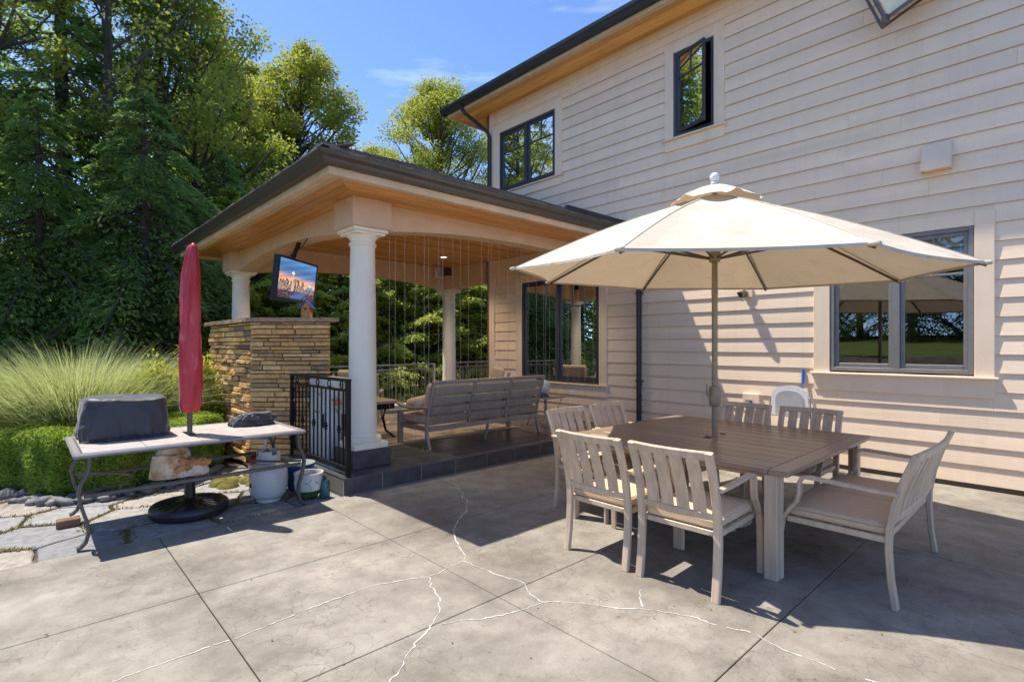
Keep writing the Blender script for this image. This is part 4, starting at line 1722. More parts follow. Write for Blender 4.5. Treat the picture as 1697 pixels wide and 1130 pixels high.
# vent cap with ruffled edge
m = MB()
NA, NRr = 64, 6
vs = []
for j in range(NRr + 1):
    v_ = j / NRr
    for i in range(NA):
        a = 2 * math.pi * i / NA
        rr_ = .03 + .36 * v_
        ruf = (.009 * math.sin(a * 11 + .7) + .008 * math.sin(a * 5) + .006 * math.sin(a * 17 + 2)) * v_ ** 2
        vs.append(((rr_ + ruf * .7) * math.cos(a), (rr_ + ruf * .7) * math.sin(a), 3.005 - .165 * v_ ** 1.3 + ruf - .004 * math.sin(a * 23) * v_))
m.add(vs, [(j * NA + i, j * NA + (i + 1) % NA, (j + 1) * NA + (i + 1) % NA, (j + 1) * NA + i) for j in range(NRr) for i in range(NA)])
m.build('vent_cap', 'canopy_fabric', um, True)
MB().lathe([(.02, 3.01), (.035, 3.02), (.03, 3.035), (.018, 3.04)], (0, 0, 0), 16).build('finial_neck', 'plastic_white', um, True)
MB().ball((0, 0, 3.075), .043, 12).build('finial', 'plastic_white', um, True)
MB().lathe([(.026, .02), (.026, 1.40)], (0, 0, 0), 20).build('lower_pole', 'umb_metal', um, True)
MB().lathe([(.0255, 1.402), (.0255, 2.0), (.028, 2.001), (.028, 2.06), (.0255, 2.061), (.0255, 2.93)], (0, 0, 0), 20).build('upper_pole', 'umb_metal', um, True)
MB().lathe([(.03, 2.30), (.048, 2.31), (.055, 2.36), (.05, 2.40), (.03, 2.41)], (0, 0, 0), 16).build('runner_hub', 'umb_metal', um, True)
MB().lathe([(.03, 2.82), (.06, 2.83), (.06, 2.88), (.03, 2.90)], (0, 0, 0), 16).build('top_hub', 'umb_metal', um, True)
ck = MB().lathe([(.032, 1.00), (.046, 1.01), (.052, 1.04), (.052, 1.15), (.043, 1.18), (.032, 1.185)], (0, 0, 0), 20).build('crank_housing', 'umb_metal', um, True)
m = MB().tube([(-.05, .02, 1.10), (-.085, .03, 1.10), (-.09, .03, 1.16), (-.09, .03, 1.20)], .008)
m.build('crank_handle', 'umb_metal', ck, True)
m = MB()
m.lathe([(.31, 0), (.31, .03), (.28, .05), (.08, .065), (.05, .10), (.04, .34), (.03, .35)], (0, 0, 0), 28)
m.build('base', 'chair_frame', um, True)
for a in (0, 90):
    c_, s_ = math.cos(R(a + 45)), math.sin(R(a + 45))
    MB().bar([(-.42 * c_, -.42 * s_, .02), (-.30 * c_, -.30 * s_, .066), (.30 * c_, .30 * s_, .066), (.42 * c_, .42 * s_, .02)], .05, .03).build('base_foot', 'chair_frame', um)
# ------------------------------------------------------------------ serving table, covered grill and clutter
gt = thing('serving_table', 'long tile topped metal serving table on curved legs by the hedge', 'table', (1.13, 5.6, 0))
X0, X1, Y0, Y1, TT = -.865, .875, -.53, .56, .735
m = MB()
prof = [(-.02, -.036), (.03, -.036), (.03, -.004), (.018, .0), (-.004, -.002), (-.018, -.012), (-.022, -.024)]
for (a, b2) in (((X0, Y0), (X1, Y0)), ((X1, Y0), (X1, Y1)), ((X1, Y1), (X0, Y1)), ((X0, Y1), (X0, Y0))):
    pass
m.cbox((X0, Y0, TT - .036), (X1, Y0 + .06, TT - .001), .012)
m.cbox((X0, Y1 - .06, TT - .036), (X1, Y1, TT - .001), .012)
m.cbox((X0 + .0005, Y0 + .0605, TT - .0355), (X0 + .06, Y1 - .0605, TT - .0015), .012)
m.cbox((X1 - .06, Y0 + .0605, TT - .0355), (X1 - .0005, Y1 - .0605, TT - .0015), .012)
m.build('rim', 'grill_table_edge', gt)
nx = 4
tw = (X1 - X0 - .124) / nx
th_ = (Y1 - Y0 - .124) / 3
for i in range(nx):
    for j in range(3):
        a, b2 = X0 + .062 + i * tw, Y0 + .062 + j * th_
        if (i, j) in ((1, 1), (2, 1)):
            # tiles notched round the umbrella hole
            e = .04
            if i == 1:
                MB().cbox((a + .002, b2 + .002, TT - .014), (a + tw - e, b2 + th_ - .002, TT - .002), .002).build('table_tile', 'grill_table_tile', gt)
            else:
                MB().cbox((a + e, b2 + .002, TT - .014), (a + tw - .002, b2 + th_ - .002, TT - .002), .002).build('table_tile', 'grill_table_tile', gt)
            continue
        MB().cbox((a + .002, b2 + .002, TT - .014), (a + tw - .002, b2 + th_ - .002, TT - .002), .002).build('table_tile', 'grill_table_tile', gt)
MB().box((X0 + .055, Y0 + .055, TT - .032), (-.05, Y1 - .055, TT - .0155)).box((.05, Y0 + .055, TT - .032), (X1 - .055, Y1 - .055, TT - .0155)).build('underlay', 'grill_table_metal', gt)
for sx in (-1, 1):
    for (yy, sy, lift) in ((Y0 + .07, -1, 0), (Y1 - .17, 1, .06 if sx < 0 else 0)):
        xx = X0 + .10 if sx < 0 else X1 - .06
        pth = []
        for (o_, z_) in ((0, .70), (0, .63), (-.012, .57), (-.05, .49), (-.062, .42), (-.045, .32), (-.012, .20), (-.002, .12), (-.02, .05), (-.05, .018), (-.075, .012)):
            zz = lift + z_ * (.70 - lift) / .70
            pth.append((xx - sx * -1 * o_ * -1 * -1 if False else xx + (o_ if sx < 0 else -o_), yy + sy * .0, zz))
        MB().bar(pth, .024, .052, (0, 1, 0)).build('leg', 'grill_table_metal', gt)
for yy in (Y0 + .07, Y1 - .17):
    MB().cbox((X0 + .07, yy - .012, .385), (X1 - .03, yy + .012, .415), .004).build('cross_bar', 'grill_table_metal', gt)
for sx in (-1, 1):
    xx = X0 + .06 if sx < 0 else X1 - .02
    pth = []
    for q in range(13):
        u = q / 12
        pth.append((xx - sx * .36 * math.sin(math.pi * u) ** .8, Y0 + .09 + (Y1 - .17 - Y0 - .11) * u, .425))
    MB().bar(pth, .03, .016).build('curved_brace', 'grill_table_metal', gt)

bo = MB().cbox((.20, 5.87, -.012), (.36, 5.97, .058), .006).build('brick', 'planter_wood', None)
tag(bo, 'loose brown brick under the left rear leg of the serving table', 'brick')


def draped(name, lo, hi, seed, wr, mat, parent, nseg=(34, 22, 14), top_in=.10, e=5.0, sag=0.0):
    """a soft cover: superellipsoid body with folds, flaring at the hem"""
    rg_ = np.random.default_rng(seed)
    lo, hi = np.array(lo), np.array(hi)
    c = (lo + hi) / 2
    h_ = (hi - lo) / 2
    NA_, NZ_ = 150, 44
    ph = rg_.random(12) * 6.28
    vs = []
    for j in range(NZ_ + 1):
        v_ = j / NZ_
        for i in range(NA_):
            a = 2 * math.pi * i / NA_
            ca, sa = math.cos(a), math.sin(a)
            # rounded rectangle in plan
            r_ = (abs(ca) ** e + abs(sa) ** e) ** (-1 / e)
            if v_ < .62:           # side wall
                t_ = v_ / .62
                z_ = t_ * .86
                sc = 1.0 - top_in * .35 * t_ ** 2
                fold = (math.sin(a * 9 + ph[0] + 2 * t_) + .7 * math.sin(a * 17 + ph[1] - 3 * t_) + .6 * math.sin(a * 5 + ph[2] + 4 * t_)) * wr * (1.1 - .5 * t_)
                gather = .03 * math.sin(a * 38 + ph[3]) * (1 - t_) ** 3 * wr / .012
                sc += fold + gather * .5
                if t_ < .08:
                    sc -= .02
            else:                  # shoulder and top
                t_ = (v_ - .62) / .38
                sc = (1 - top_in * .35) * (1 - t_ ** 3.2) ** (1 / 2.2) if t_ < 1 else 0.0
                z_ = .86 + .14 * math.sin(t_ * math.pi / 2) ** .8
                sc += .6 * wr * math.sin(a * 7 + ph[4] + 5 * t_) * (1 - t_)
                z_ += wr * 1.6 * math.sin(a * 3 + ph[5]) * math.sin(t_ * 5 + ph[6]) - sag * (1 - abs(2 * t_ - 1)) * .5
            px, py, pz = c[0] + h_[0] * r_ * ca * sc, c[1] + h_[1] * r_ * sa * sc, lo[2] + (hi[2] - lo[2]) * z_
            q_ = Vector((px * 7 + seed, py * 7, pz * 9 + seed * .3))
            cr = (1 - abs(mnoise.noise(q_)) * 2) * .6 + (1 - abs(mnoise.noise(q_ * 2.3)) * 2) * .3
            k_ = wr * 1.1 * cr * min(1, v_ * 14)
            vs.append((px + h_[0] * r_ * ca * k_, py + h_[1] * r_ * sa * k_, max(pz + (hi[2] - lo[2]) * k_ * (1.0 if v_ > .5 else .3), lo[2])))
    m_ = MB()
    fs = [(j * NA_ + i, j * NA_ + (i + 1) % NA_, (j + 1) * NA_ + (i + 1) % NA_, (j + 1) * NA_ + i) for j in range(NZ_) for i in range(NA_)]
    fs.append(tuple(range(NA_))[::-1])
    m_.add(vs, fs)
    return m_.build(name, mat, parent, True)


gc = thing('covered_grill', 'tabletop grill under a wrinkled black fabric cover on the serving table', 'grill', (.66, 5.86, .735))
draped('cover', (-.32, -.29, .001), (.32, .30, .355), 4, .021, 'black_cover', gc, top_in=.20, e=5.0)
m = MB()
m.tube([(-.33, -.28, .012), (.33, -.28, .012)], .006)
m.build('drawcord', 'black_cover', gc, True)

fo = thing('folded_cover', 'small folded black cover lying at the right end of the serving table', 'cover', (1.72, 5.80, .735))
draped('fold', (-.20, -.15, .001), (.20, .15, .085), 9, .035, 'black_cover', fo, top_in=.4, e=3.0)
draped('fold', (-.14, -.16, .055), (.21, .06, .125), 15, .045, 'black_cover', fo, top_in=.5, e=2.6)

bg = thing('wood_chunk_bag', 'crumpled tan mesh bag of wood chunks on the table cross bar', 'bag', (.98, 5.33, .418))
draped('bag', (-.20, -.11, 0), (.10, .12, .20), 23, .03, 'mesh_bag', bg, top_in=.5, e=2.4)
draped('bag_mouth', (.02, -.12, 0), (.23, .10, .13), 27, .035, 'mesh_bag', bg, top_in=.7, e=2.2)
rk = random.Random(4)
for q in range(6):
    m = MB().cbox((-.045, -.03, -.025), (.045, .03, .025), .006)
    o = m.build('wood_chunk', 'bark_wood', bg)
    o.location = (.0 + q * .037, -.085 + rk.uniform(-.03, .03), .10 + rk.uniform(-.03, .04))
    o.rotation_euler = (rk.uniform(-.6, .6), rk.uniform(-.6, .6), rk.uniform(0, 3))
draped('bag_neck', (-.16, -.07, .16), (.09, .08, .25), 31, .05, 'mesh_bag', bg, top_in=.6, e=2.2)

# closed red umbrella in the table hole
ru = thing('closed_umbrella', 'closed garden umbrella in a faded red vinyl sleeve on a round black base', 'umbrella', (1.13, 5.6, 0))
MB().lathe([(.022, .10), (.022, 2.46)], (0, 0, 0), 16).build('pole', 'grill_table_metal', ru, True)
m = MB()
NA_ = 28
prof = [(.93, .020, 0), (.935, .066, 0), (1.0, .084, .003), (1.1, .082, .004), (1.2, .087, .005), (1.3, .083, .006), (1.4, .087, .008), (1.5, .082, .009), (1.6, .085, .010), (1.7, .080, .011), (1.8, .083, .013), (1.9, .079, .014), (2.0, .080, .015), (2.1, .074, .017), (2.2, .072, .019), (2.32, .060, .022), (2.41, .050, .026), (2.47, .038, .030), (2.50, .006, .032)]
vs = []
for (z_, r_, dx) in prof:
    for i in range(NA_):
        a = 2 * math.pi * i / NA_
        w_ = 1 + .15 * math.sin(a * 3 + z_ * 2.6) + .08 * math.sin(a * 7 - z_ * 6)
        vs.append((dx * .7316 + r_ * w_ * math.cos(a), -dx * .6818 + r_ * w_ * math.sin(a), z_))
m.add(vs, [(j * NA_ + i, j * NA_ + (i + 1) % NA_, (j + 1) * NA_ + (i + 1) % NA_, (j + 1) * NA_ + i) for j in range(len(prof) - 1) for i in range(NA_)])
sl = m.build('sleeve', 'red_vinyl', ru, True)
zp = MB()
zd = Vector((-.7316 * .93 - .6818 * .37, .6818 * .93 - .7316 * .37, 0)).normalized()
zp.tube([Vector((dx * .7316, -dx * .6818, z_)) + zd * r_ * 1.06 for (z_, r_, dx) in prof[1:-1]], .003, 6)
zp.build('zip', 'plastic_white', sl, True)
m = MB()
m.lathe([(.30, .005), (.318, .02), (.322, .05), (.318, .085), (.30, .105), (.18, .115), (.07, .135), (.045, .15), (.045, .36), (.03, .365)], (0, 0, 0), 44)
bs_ = m.build('base', 'plastic_black', ru, True)
for q in range(20):
    a = q * 2 * math.pi / 20
    MB().bar([(.10 * math.cos(a), .10 * math.sin(a), .130), (.27 * math.cos(a), .27 * math.sin(a), .111)], .012, .008).build('base_ridge', 'plastic_black', bs_)
ru.location = (1.125, 5.585, 0)

# gas bottle, bucket and pots
pt = thing('propane_tank', 'off white propane tank under the right end of the serving table', 'gas tank', (1.80, 5.52, 0))
m = MB().lathe([(.11, .03), (.14, .042), (.165, .075), (.177, .12), (.178, .195), (.180, .196), (.180, .212), (.178, .213), (.178, .27), (.168, .325), (.14, .365), (.09, .39), (.04, .40)], (0, 0, 0), 40)
m.build('body', 'tank_paint', pt, True)
m = MB().lathe([(.11, .0), (.115, .0), (.115, .035), (.11, .035)], (0, 0, 0), 32)
m.build('foot_ring', 'tank_paint', pt, True)
m = MB()
n_ = 30
for i in range(n_):
    a0, a1 = .5 + i * 5.2 / n_, .5 + (i + 1) * 5.2 / n_
    zt_ = .50 if (i % 10) not in (4, 5, 6) else .465
    vs = []
    for a in (a0, a1):
        for r_ in (.108, .112):
            vs += [(r_ * math.cos(a), r_ * math.sin(a), .39), (r_ * math.cos(a), r_ * math.sin(a), zt_)]
    m.add(vs, [(0, 1, 5, 4), (2, 6, 7, 3), (1, 3, 7, 5), (0, 4, 6, 2), (0, 2, 3, 1), (4, 5, 7, 6)])
m.build('collar', 'tank_paint', pt)
m = MB().lathe([(.02, .41), (.02, .46), (.035, .465), (.035, .485), (.01, .49)], (0, 0, 0), 14)
m.tube([(0, 0, .445), (-.07, -.02, .445)], .013)
m.build('valve', 'chrome', pt, True)
MB().lathe([(.02, -.02), (.02, .02)], (-.165, -.02, .18), 12).build('gauge', 'plastic_black', pt)

bu = thing('bucket', 'white bucket holding a red scoop behind the propane tank', 'bucket', (1.86, 5.95, 0))
MB().lathe([(.10, 0), (.125, .30), (.13, .302), (.13, .32), (.122, .32), (.098, .012)], (0, 0, 0), 28).build('pail', 'white_glaze', bu, True)
m = MB().lathe([(.05, 0), (.062, .13), (.058, .13), (.046, .005)], (0, 0, 0), 20)
o = m.build('scoop', 'red_plastic', bu, True)
o.location = (-.03, -.02, .27)
o.rotation_euler = (.2, -.7, 0)
MB().bar([(.03, .02, .1), (.07, .06, .53)], .022, .008, (0, 1, 0)).build('spatula', 'plastic_white', bu)
MB().tube([(.02, -.03, .1), (.14, -.05, .58)], .006).build('skewer', 'iron', bu)

bp_ = thing('blue_pot', 'dark blue glazed plant pot between the tank and the terrace', 'plant pot', (2.17, 5.72, 0))
MB().lathe([(.09, 0), (.13, .08), (.15, .20), (.165, .25), (.17, .28), (.155, .28), (.14, .24), (.08, .23)], (0, 0, 0), 32).build('pot', 'blue_glaze', bp_, True)
MB().lathe([(.135, .235), (.10, .25)], (0, 0, 0), 24).build('soil', 'soil', bp_)
MB().lathe([(.150, .2795), (.172, .281), (.174, .287), (.150, .287)], (0, 0, 0), 32).build('rim', 'grey_glaze', bp_, True)

cp = thing('ceramic_pot', 'white floral ceramic pot with a green foot beside the terrace step', 'plant pot', (2.13, 5.335, 0))
MB().lathe([(.06, .0), (.085, .012), (.115, .06), (.126, .085)], (0, 0, 0), 36).build('foot', 'green_glaze', cp, True)
MB().lathe([(.126, .0855), (.137, .12), (.139, .18), (.136, .23), (.143, .245), (.143, .258), (.128, .258), (.122, .23), (.12, .20)], (0, 0, 0), 36).build('pot', 'white_glaze', cp, True)
MB().lathe([(.121, .205), (.05, .22)], (0, 0, 0), 24).build('soil', 'soil', cp)
for q in range(9):
    a0 = q * 2 * math.pi / 9
    m = MB()
    pth = []
    for i in range(15):
        u = i / 14 * 2 * math.pi * .83
        rr_ = .020 - .0012 * i
        aa = a0 + rr_ * math.cos(u) / .139 * 1.1
        pth.append((.1400 * math.cos(aa), .1400 * math.sin(aa), .165 + .0022 * i - .016 + rr_ * math.sin(u) * 1.4))
    m.tube(pth, .0026, 5)
    pth = [(.1396 * math.cos(a0 + .25 + .10 * math.sin(i * .9)), .1396 * math.sin(a0 + .25 + .10 * math.sin(i * .9)), .10 + i * .0125) for i in range(10)]
    m.tube(pth, .0022, 5)
    m.build('scroll_pattern', 'grey_glaze', cp, True)

gcyl = thing('gas_cylinder', 'small teal camping gas cylinder standing by the terrace corner', 'gas cylinder', (2.255, 5.235, 0))
MB().lathe([(.046, 0), (.052, .01), (.052, .15), (.04, .178), (.016, .188)], (0, 0, 0), 24).build('bottle', 'teal_paint', gcyl, True)
MB().lathe([(.014, .188), (.014, .205), (.02, .206), (.02, .215)], (0, 0, 0), 12).build('cap', 'plastic_black', gcyl)

# ------------------------------------------------------------------ things on the terrace
cb = thing('storage_cabinet', 'white storage cabinet with a black handle behind the iron railing', 'cabinet', (2.75, 6.38, TZ))
MB().cbox((-.14, -.38, .02), (.14, .10, .98), .008).build('body', 'plastic_white', cb)
for q in range(4):
    MB().cbox((-.152, -.375 + q * .118, .05), (-.1405, -.265 + q * .118, .96), .004).build('door_panel', 'plastic_white', cb)
MB().cbox((-.178, -.335, .40), (-.1525, -.295, .56), .006).build('handle', 'plastic_black', cb)

pf = thing('flower_planter', 'brown wooden planter of orange flowers beside the near column', 'planter', (2.95, 6.12, TZ))
for s_ in (-1, 1):
    MB().cbox((-.16, s_ * .16, .02), (.16, s_ * .14, .55), .004).build('side_panel', 'planter_wood', pf)
    MB().cbox((s_ * .16, -.139, .02), (s_ * .14, .139, .55), .004).build('side_panel', 'planter_wood', pf)
MB().box((-.138, -.138, .40), (.138, .138, .50)).build('soil', 'soil', pf)
rk = random.Random(9)
P_, D_ = [], []
for q in range(900):
    a, b2, c = rk.gauss(0, .13), rk.gauss(0, .13), rk.uniform(.5, .92)
    P_.append((a, b2, c))
    D_.append((a * 3 + rk.gauss(0, .5), b2 * 3 + rk.gauss(0, .5), rk.uniform(-.2, .8)))
quads('foliage', leaves(np.array(P_), np.array(D_), .055, .026), 'leaf_maple', pf)
for q in range(11):
    a, b2, c = rk.uniform(-.24, .17), rk.uniform(-.26, .12), rk.uniform(.68, 1.02)
    m = MB()
    for k_ in range(3):
        r_ = .055 - .014 * k_
        vs = [(0, 0, .012 * k_)]
        for i in range(20):
            an = 2 * math.pi * i / 20 + k_
            rr_ = r_ * (1 if i % 2 else .72)
            vs.append((rr_ * math.cos(an), rr_ * math.sin(an), .012 * k_ + .016 * (1 if i % 2 else .4)))
        m.add(vs, [(0, i + 1, (i + 1) % 20 + 1) for i in range(20)])
    o = m.build('flower', 'flower_orange' if q % 3 else 'flower_red', pf)
    o.location = (a, b2, c)
    o.rotation_euler = (rk.uniform(.5, 1.3), rk.uniform(-.6, .2), rk.uniform(-.6, .6))

# sofa, seen from behind
sf = thing('patio_sofa', 'three seat taupe patio sofa with beige cushions, its slatted back to the camera', 'sofa', (4.92, 5.77, TZ), R(1.0))
W2 = 1.045
for x_ in (-W2, W2):
    pth = [(x_, -.02, 0), (x_, .035, .14), (x_, .055, .28), (x_, .03, .45), (x_, -.05, .70), (x_, -.115, .90)]
    MB().bar(pth, .052, .036, (1, 0, 0)).build('rear_leg', 'sofa_frame', sf)
    s_ = 1 if x_ > 0 else -1
    MB().cbox((x_ - .03, .66, 0), (x_ + .03, .73, .47), .006).build('front_leg', 'sofa_frame', sf)
    MB().bar([(x_, -.0, .56), (x_, .12, .55), (x_, .35, .52), (x_, .58, .53), (x_, .74, .56)], .07, .03).build('arm', 'sofa_frame', sf)
    MB().cbox((x_ - .02, .07, .24), (x_ + .02, .66, .30), .005).build('side_rail', 'sofa_frame', sf)
for x_ in (0.0,):
    MB().bar([(x_, .10, 0), (x_, .03, .20), (x_, .02, .24)], .04, .03, (1, 0, 0)).build('rear_leg', 'sofa_frame', sf)
MB().cbox((-W2 + .028, .02, .235), (W2 - .028, .06, .30), .005).build('back_rail', 'sofa_frame', sf)
MB().cbox((-W2 + .028, .66, .24), (W2 - .028, .70, .30), .005).build('front_rail', 'sofa_frame', sf)
MB().bar([(-W2 + .02, -.115, .885), (W2 - .02, -.115, .885)], .03, .05, (0, -.35, 1)).build('top_rail', 'sofa_frame', sf)
for x_ in (-.35, .35):
    MB().bar([(x_, .045, .30), (x_, .02, .47), (x_, -.055, .70), (x_, -.112, .87)], .055, .026, (1, 0, 0)).build('back_post', 'sofa_frame', sf)
for k_ in range(4):
    z_ = .352 + k_ * .137
    yb = .030 - (.10 * max(0, (z_ - .40)) / .40) * 1.35
    for (a, b2) in ((-W2 + .026, -.3775), (-.3225, .3225), (.3775, W2 - .026)):
        MB().bar([(a, yb, z_ + .02), (b2, yb, z_ + .02)], .016, .100, (0, -.3, 1)).build('back_slat', 'sofa_frame', sf)
for q in range(3):
    a = -W2 + .03 + q * .695
    MB().rbox((a, .07, .305), (a + .69, .74, .43), .04, 3, puff=.02).build('seat_cushion', 'cushion', sf, True)
    m = MB().rbox((a + .01, -.075, -.24), (a + .68, .075, .215), .06, 3)
    o = m.build('back_cushion', 'cushion_dark', sf, True)
    o.location = (0, .115, .655)
    o.rotation_euler = (R(14), 0, 0)
m = MB().rbox((-.20, -.08, -.13), (.20, .08, .13), .07, 4)
o = m.build('arm_pillow', 'cushion', sf, True)
o.location = (-W2 + .12, .42, .585)
o.rotation_euler = (R(80), R(10), R(80))


def armchair(label, loc, rz):
    c = thing('patio_armchair', label, 'armchair', loc, rz, 'beige cushioned patio armchairs')
    for s_ in (-1, 1):
        x_ = s_ * .36
        MB().bar([(x_, .05, 0), (x_, .06, .28), (x_, .0, .60), (x_, -.09, .88)], .05, .035, (1, 0, 0)).build('rear_leg', 'sofa_frame', c)
        MB().cbox((x_ - .025, .66, 0), (x_ + .025, .71, .5), .005).build('front_leg', 'sofa_frame', c)
        MB().bar([(x_, .02, .57), (x_, .35, .54), (x_, .72, .56)], .07, .028).build('arm', 'sofa_frame', c)
    MB().cbox((-.335, .05, .25), (.335, .70, .30), .005).build('seat_frame', 'sofa_frame', c)
    MB().rbox((-.32, .08, .302), (.32, .74, .43), .04, 3, puff=.02).build('seat_cushion', 'cushion', c, True)
    o_ = MB().rbox((-.32, -.07, -.27), (.32, .07, .30), .05, 3).build('back_cushion', 'cushion_dark', c, True)
    o_.location = (0, .10, .66)
    o_.rotation_euler = (R(14), 0, 0)
    return c


armchair('beige cushioned patio armchair left of the sofa behind the near column', (4.15, 8.35, TZ), R(-35))
armchair('beige cushioned patio armchair facing the sofa, mostly hidden behind its right end', (6.55, 7.35, TZ), R(60))

ft_ = thing('fire_table', 'dark metal fire table on curved legs left of the sofa', 'table', (3.72, 7.15, TZ))
MB().cbox((-.30, -.33, .52), (.33, .33, .57), .01).build('top', 'sofa_frame', ft_)
MB().cbox((-.27, -.29, .44), (.30, .29, .5195), .006).build('skirt', 'iron', ft_)
for sx in (-1, 1):
    for sy in (-1, 1):
        MB().bar([(sx * .20, sy * .2, .45), (sx * .17, sy * .17, .30), (sx * .20, sy * .2, .12), (sx * .32, sy * .28, .0)], .04, .03).build('leg', 'iron', ft_)
st = thing('side_table', 'small taupe side table at the right end of the sofa', 'table', (6.62, 6.25, TZ))
MB().cbox((-.25, -.25, .47), (.25, .25, .50), .008).build('top', 'sofa_frame', st)
for sx in (-1, 1):
    for sy in (-1, 1):
        MB().bar([(sx * .20, sy * .2, .472), (sx * .14, sy * .14, .25), (sx * .24, sy * .22, 0)], .035, .02).build('leg', 'sofa_frame', st)
gl = thing('globe_lamp', 'white globe lamp on a dark blue base on the side table', 'lamp', (6.45, 6.15, TZ + .50))
MB().ball((0, 0, .17), .125, 14).build('globe', 'white_glaze', gl, True)
MB().lathe([(.10, 0.001), (.10, .03), (.07, .055)], (0, 0, 0), 20).build('base', 'blue_glaze', gl, True)
rg = MB().cbox((3.58, 6.32, TZ + .001), (6.05, 9.3, TZ + .013), .004)
tag(rg.build('rug', 'rug'), 'beige and grey patterned outdoor rug under the seating', 'rug')

# television on a ceiling arm, tilted
tv = thing('television', 'tilted television hung from the gazebo beam showing a city skyline at dusk', 'television', (2.80, 7.37, 2.43))
TL, TR, BL = Vector((2.427, 7.034, 2.735)), Vector((3.200, 7.670, 2.735)), Vector((2.385, 7.082, 2.150))
wv = (TR - TL)
TVW = wv.length
wv.normalize()
hv = (BL - TL)
TVH = hv.length
hv.normalize()
nv = wv.cross(hv).normalized()
if nv.dot(Vector((0, 0, 1.5)) - TL) < 0:
    nv = -nv
O = TL - tv.location


def tvp(u, v, d=0.0):
    return O + wv * (u * TVW) + hv * (v * TVH) + nv * d


def tvbox(u0, u1, v0, v1, d0, d1):
    m_ = MB()
    p = [tvp(u, v, d) for d in (d0, d1) for (u, v) in ((u0, v0), (u1, v0), (u1, v1), (u0, v1))]
    m_.add(p, [(0, 1, 2, 3), (4, 5, 6, 7), (0, 1, 5, 4), (1, 2, 6, 5), (2, 3, 7, 6), (3, 0, 4, 7)])
    return m_


tvbox(0, 1, 0, 1, -.07, -.002).build('casing', 'plastic_black', tv)
m = MB()
for (u0, u1, v0, v1) in ((0, 1, 0, .045), (0, 1, .935, 1), (0, .028, .045, .935), (.972, 1, .045, .935)):
    p = [tvp(u, v, d) for d in (-.0015, .008) for (u, v) in ((u0, v0), (u1, v0), (u1, v1), (u0, v1))]
    m.add(p, [(0, 1, 2, 3), (4, 5, 6, 7), (0, 1, 5, 4), (1, 2, 6, 5), (2, 3, 7, 6), (3, 0, 4, 7)])
m.build('bezel', 'plastic_black', tv)
# the picture: coloured cells and building shapes, flat on the screen
rp = random.Random(77)
PV_, PF_, PC_ = [], [], []


def pic(poly, col, d):
    b_ = len(PV_)
    for (u, v) in poly:
        PV_.append(tuple(tvp(.03 + .94 * u, .047 + .886 * v, d)))
    PF_.append(tuple(range(b_, b_ + len(poly))))
    PC_.append(col)


def lerp3(stops, t_):
    for (a, ca), (b_, cb_) in zip(stops[:-1], stops[1:]):
        if t_ <= b_:
            k_ = (t_ - a) / (b_ - a)
            return tuple(x + (y - x) * k_ for x, y in zip(ca, cb_))
    return stops[-1][1]


skyst = [(0, (.10, .28, .55)), (.22, (.06, .17, .40)), (.36, (.12, .22, .42)), (.44, (.55, .35, .40)), (.52, (.95, .42, .22)), (.62, (1.0, .55, .25)), (.70, (.6, .35, .3)), (1, (.02, .02, .06))]
for i in range(24):
    for j in range(40):
        tt_ = j / 40 - .10 * (i / 24 - .5)
        c_ = lerp3(skyst, min(max(tt_, 0), 1))
        w_ = .85 + .3 * math.sin(i * .5 + j * .9) * .5 + .1 * rp.random()
        pic([(i / 24, j / 40), ((i + 1) / 24, j / 40), ((i + 1) / 24, (j + 1) / 40), (i / 24, (j + 1) / 40)], tuple(x * w_ for x in c_), .0)
# snowy mountain
pic([(.70, .72), (.80, .60), (.85, .54), (.90, .60), (1.0, .70), (1.0, .76), (.70, .76)], (.16, .26, .45), .0006)
pic([(.79, .60), (.85, .54), (.91, .61), (.87, .60), (.85, .63), (.82, .60)], (.6, .7, .85), .0009)
for q in range(34):
    u = rp.random() * .98
    w_ = rp.uniform(.03, .065)
    top = rp.uniform(.48, .66) if u < .66 else rp.uniform(.68, .76)
    if rp.random() < .2 and u < .6:
        top = rp.uniform(.40, .48)
    base = rp.choice([(.03, .025, .05), (.05, .035, .06), (.07, .05, .09), (.02, .02, .04)])
    pic([(u, top), (min(u + w_, 1), top), (min(u + w_, 1), .85), (u, .85)], base, .0012 + q * .00003)
    for k_ in range(int(26 * (0.85 - top) / .3)):
        a, b_ = u + rp.random() * w_ * .85, top + .01 + rp.random() * (.83 - top)
        if a > .985:
            continue
        pic([(a, b_), (a + .008, b_), (a + .008, b_ + .012), (a, b_ + .012)], rp.choice([(.9, .6, .25), (.8, .7, .5), (.55, .35, .5), (.9, .45, .3)]), .0024)
# lower town and lights
pic([(0, .80), (1, .80), (1, 1), (0, 1)], (.03, .025, .055), .0025)
for k_ in range(150):
    a, b_ = rp.random() * .98, rp.uniform(.79, .98)
    pic([(a, b_), (a + .012, b_), (a + .012, b_ + .012), (a, b_ + .012)], rp.choice([(.8, .5, .15), (.3, .12, .12), (.12, .16, .4), (.6, .2, .15), (.1, .08, .15)]), .0028)
pic([(.30, .93), (.62, .80), (.80, .80), (.62, .97), (.36, .99)], (.06, .12, .34), .0031)
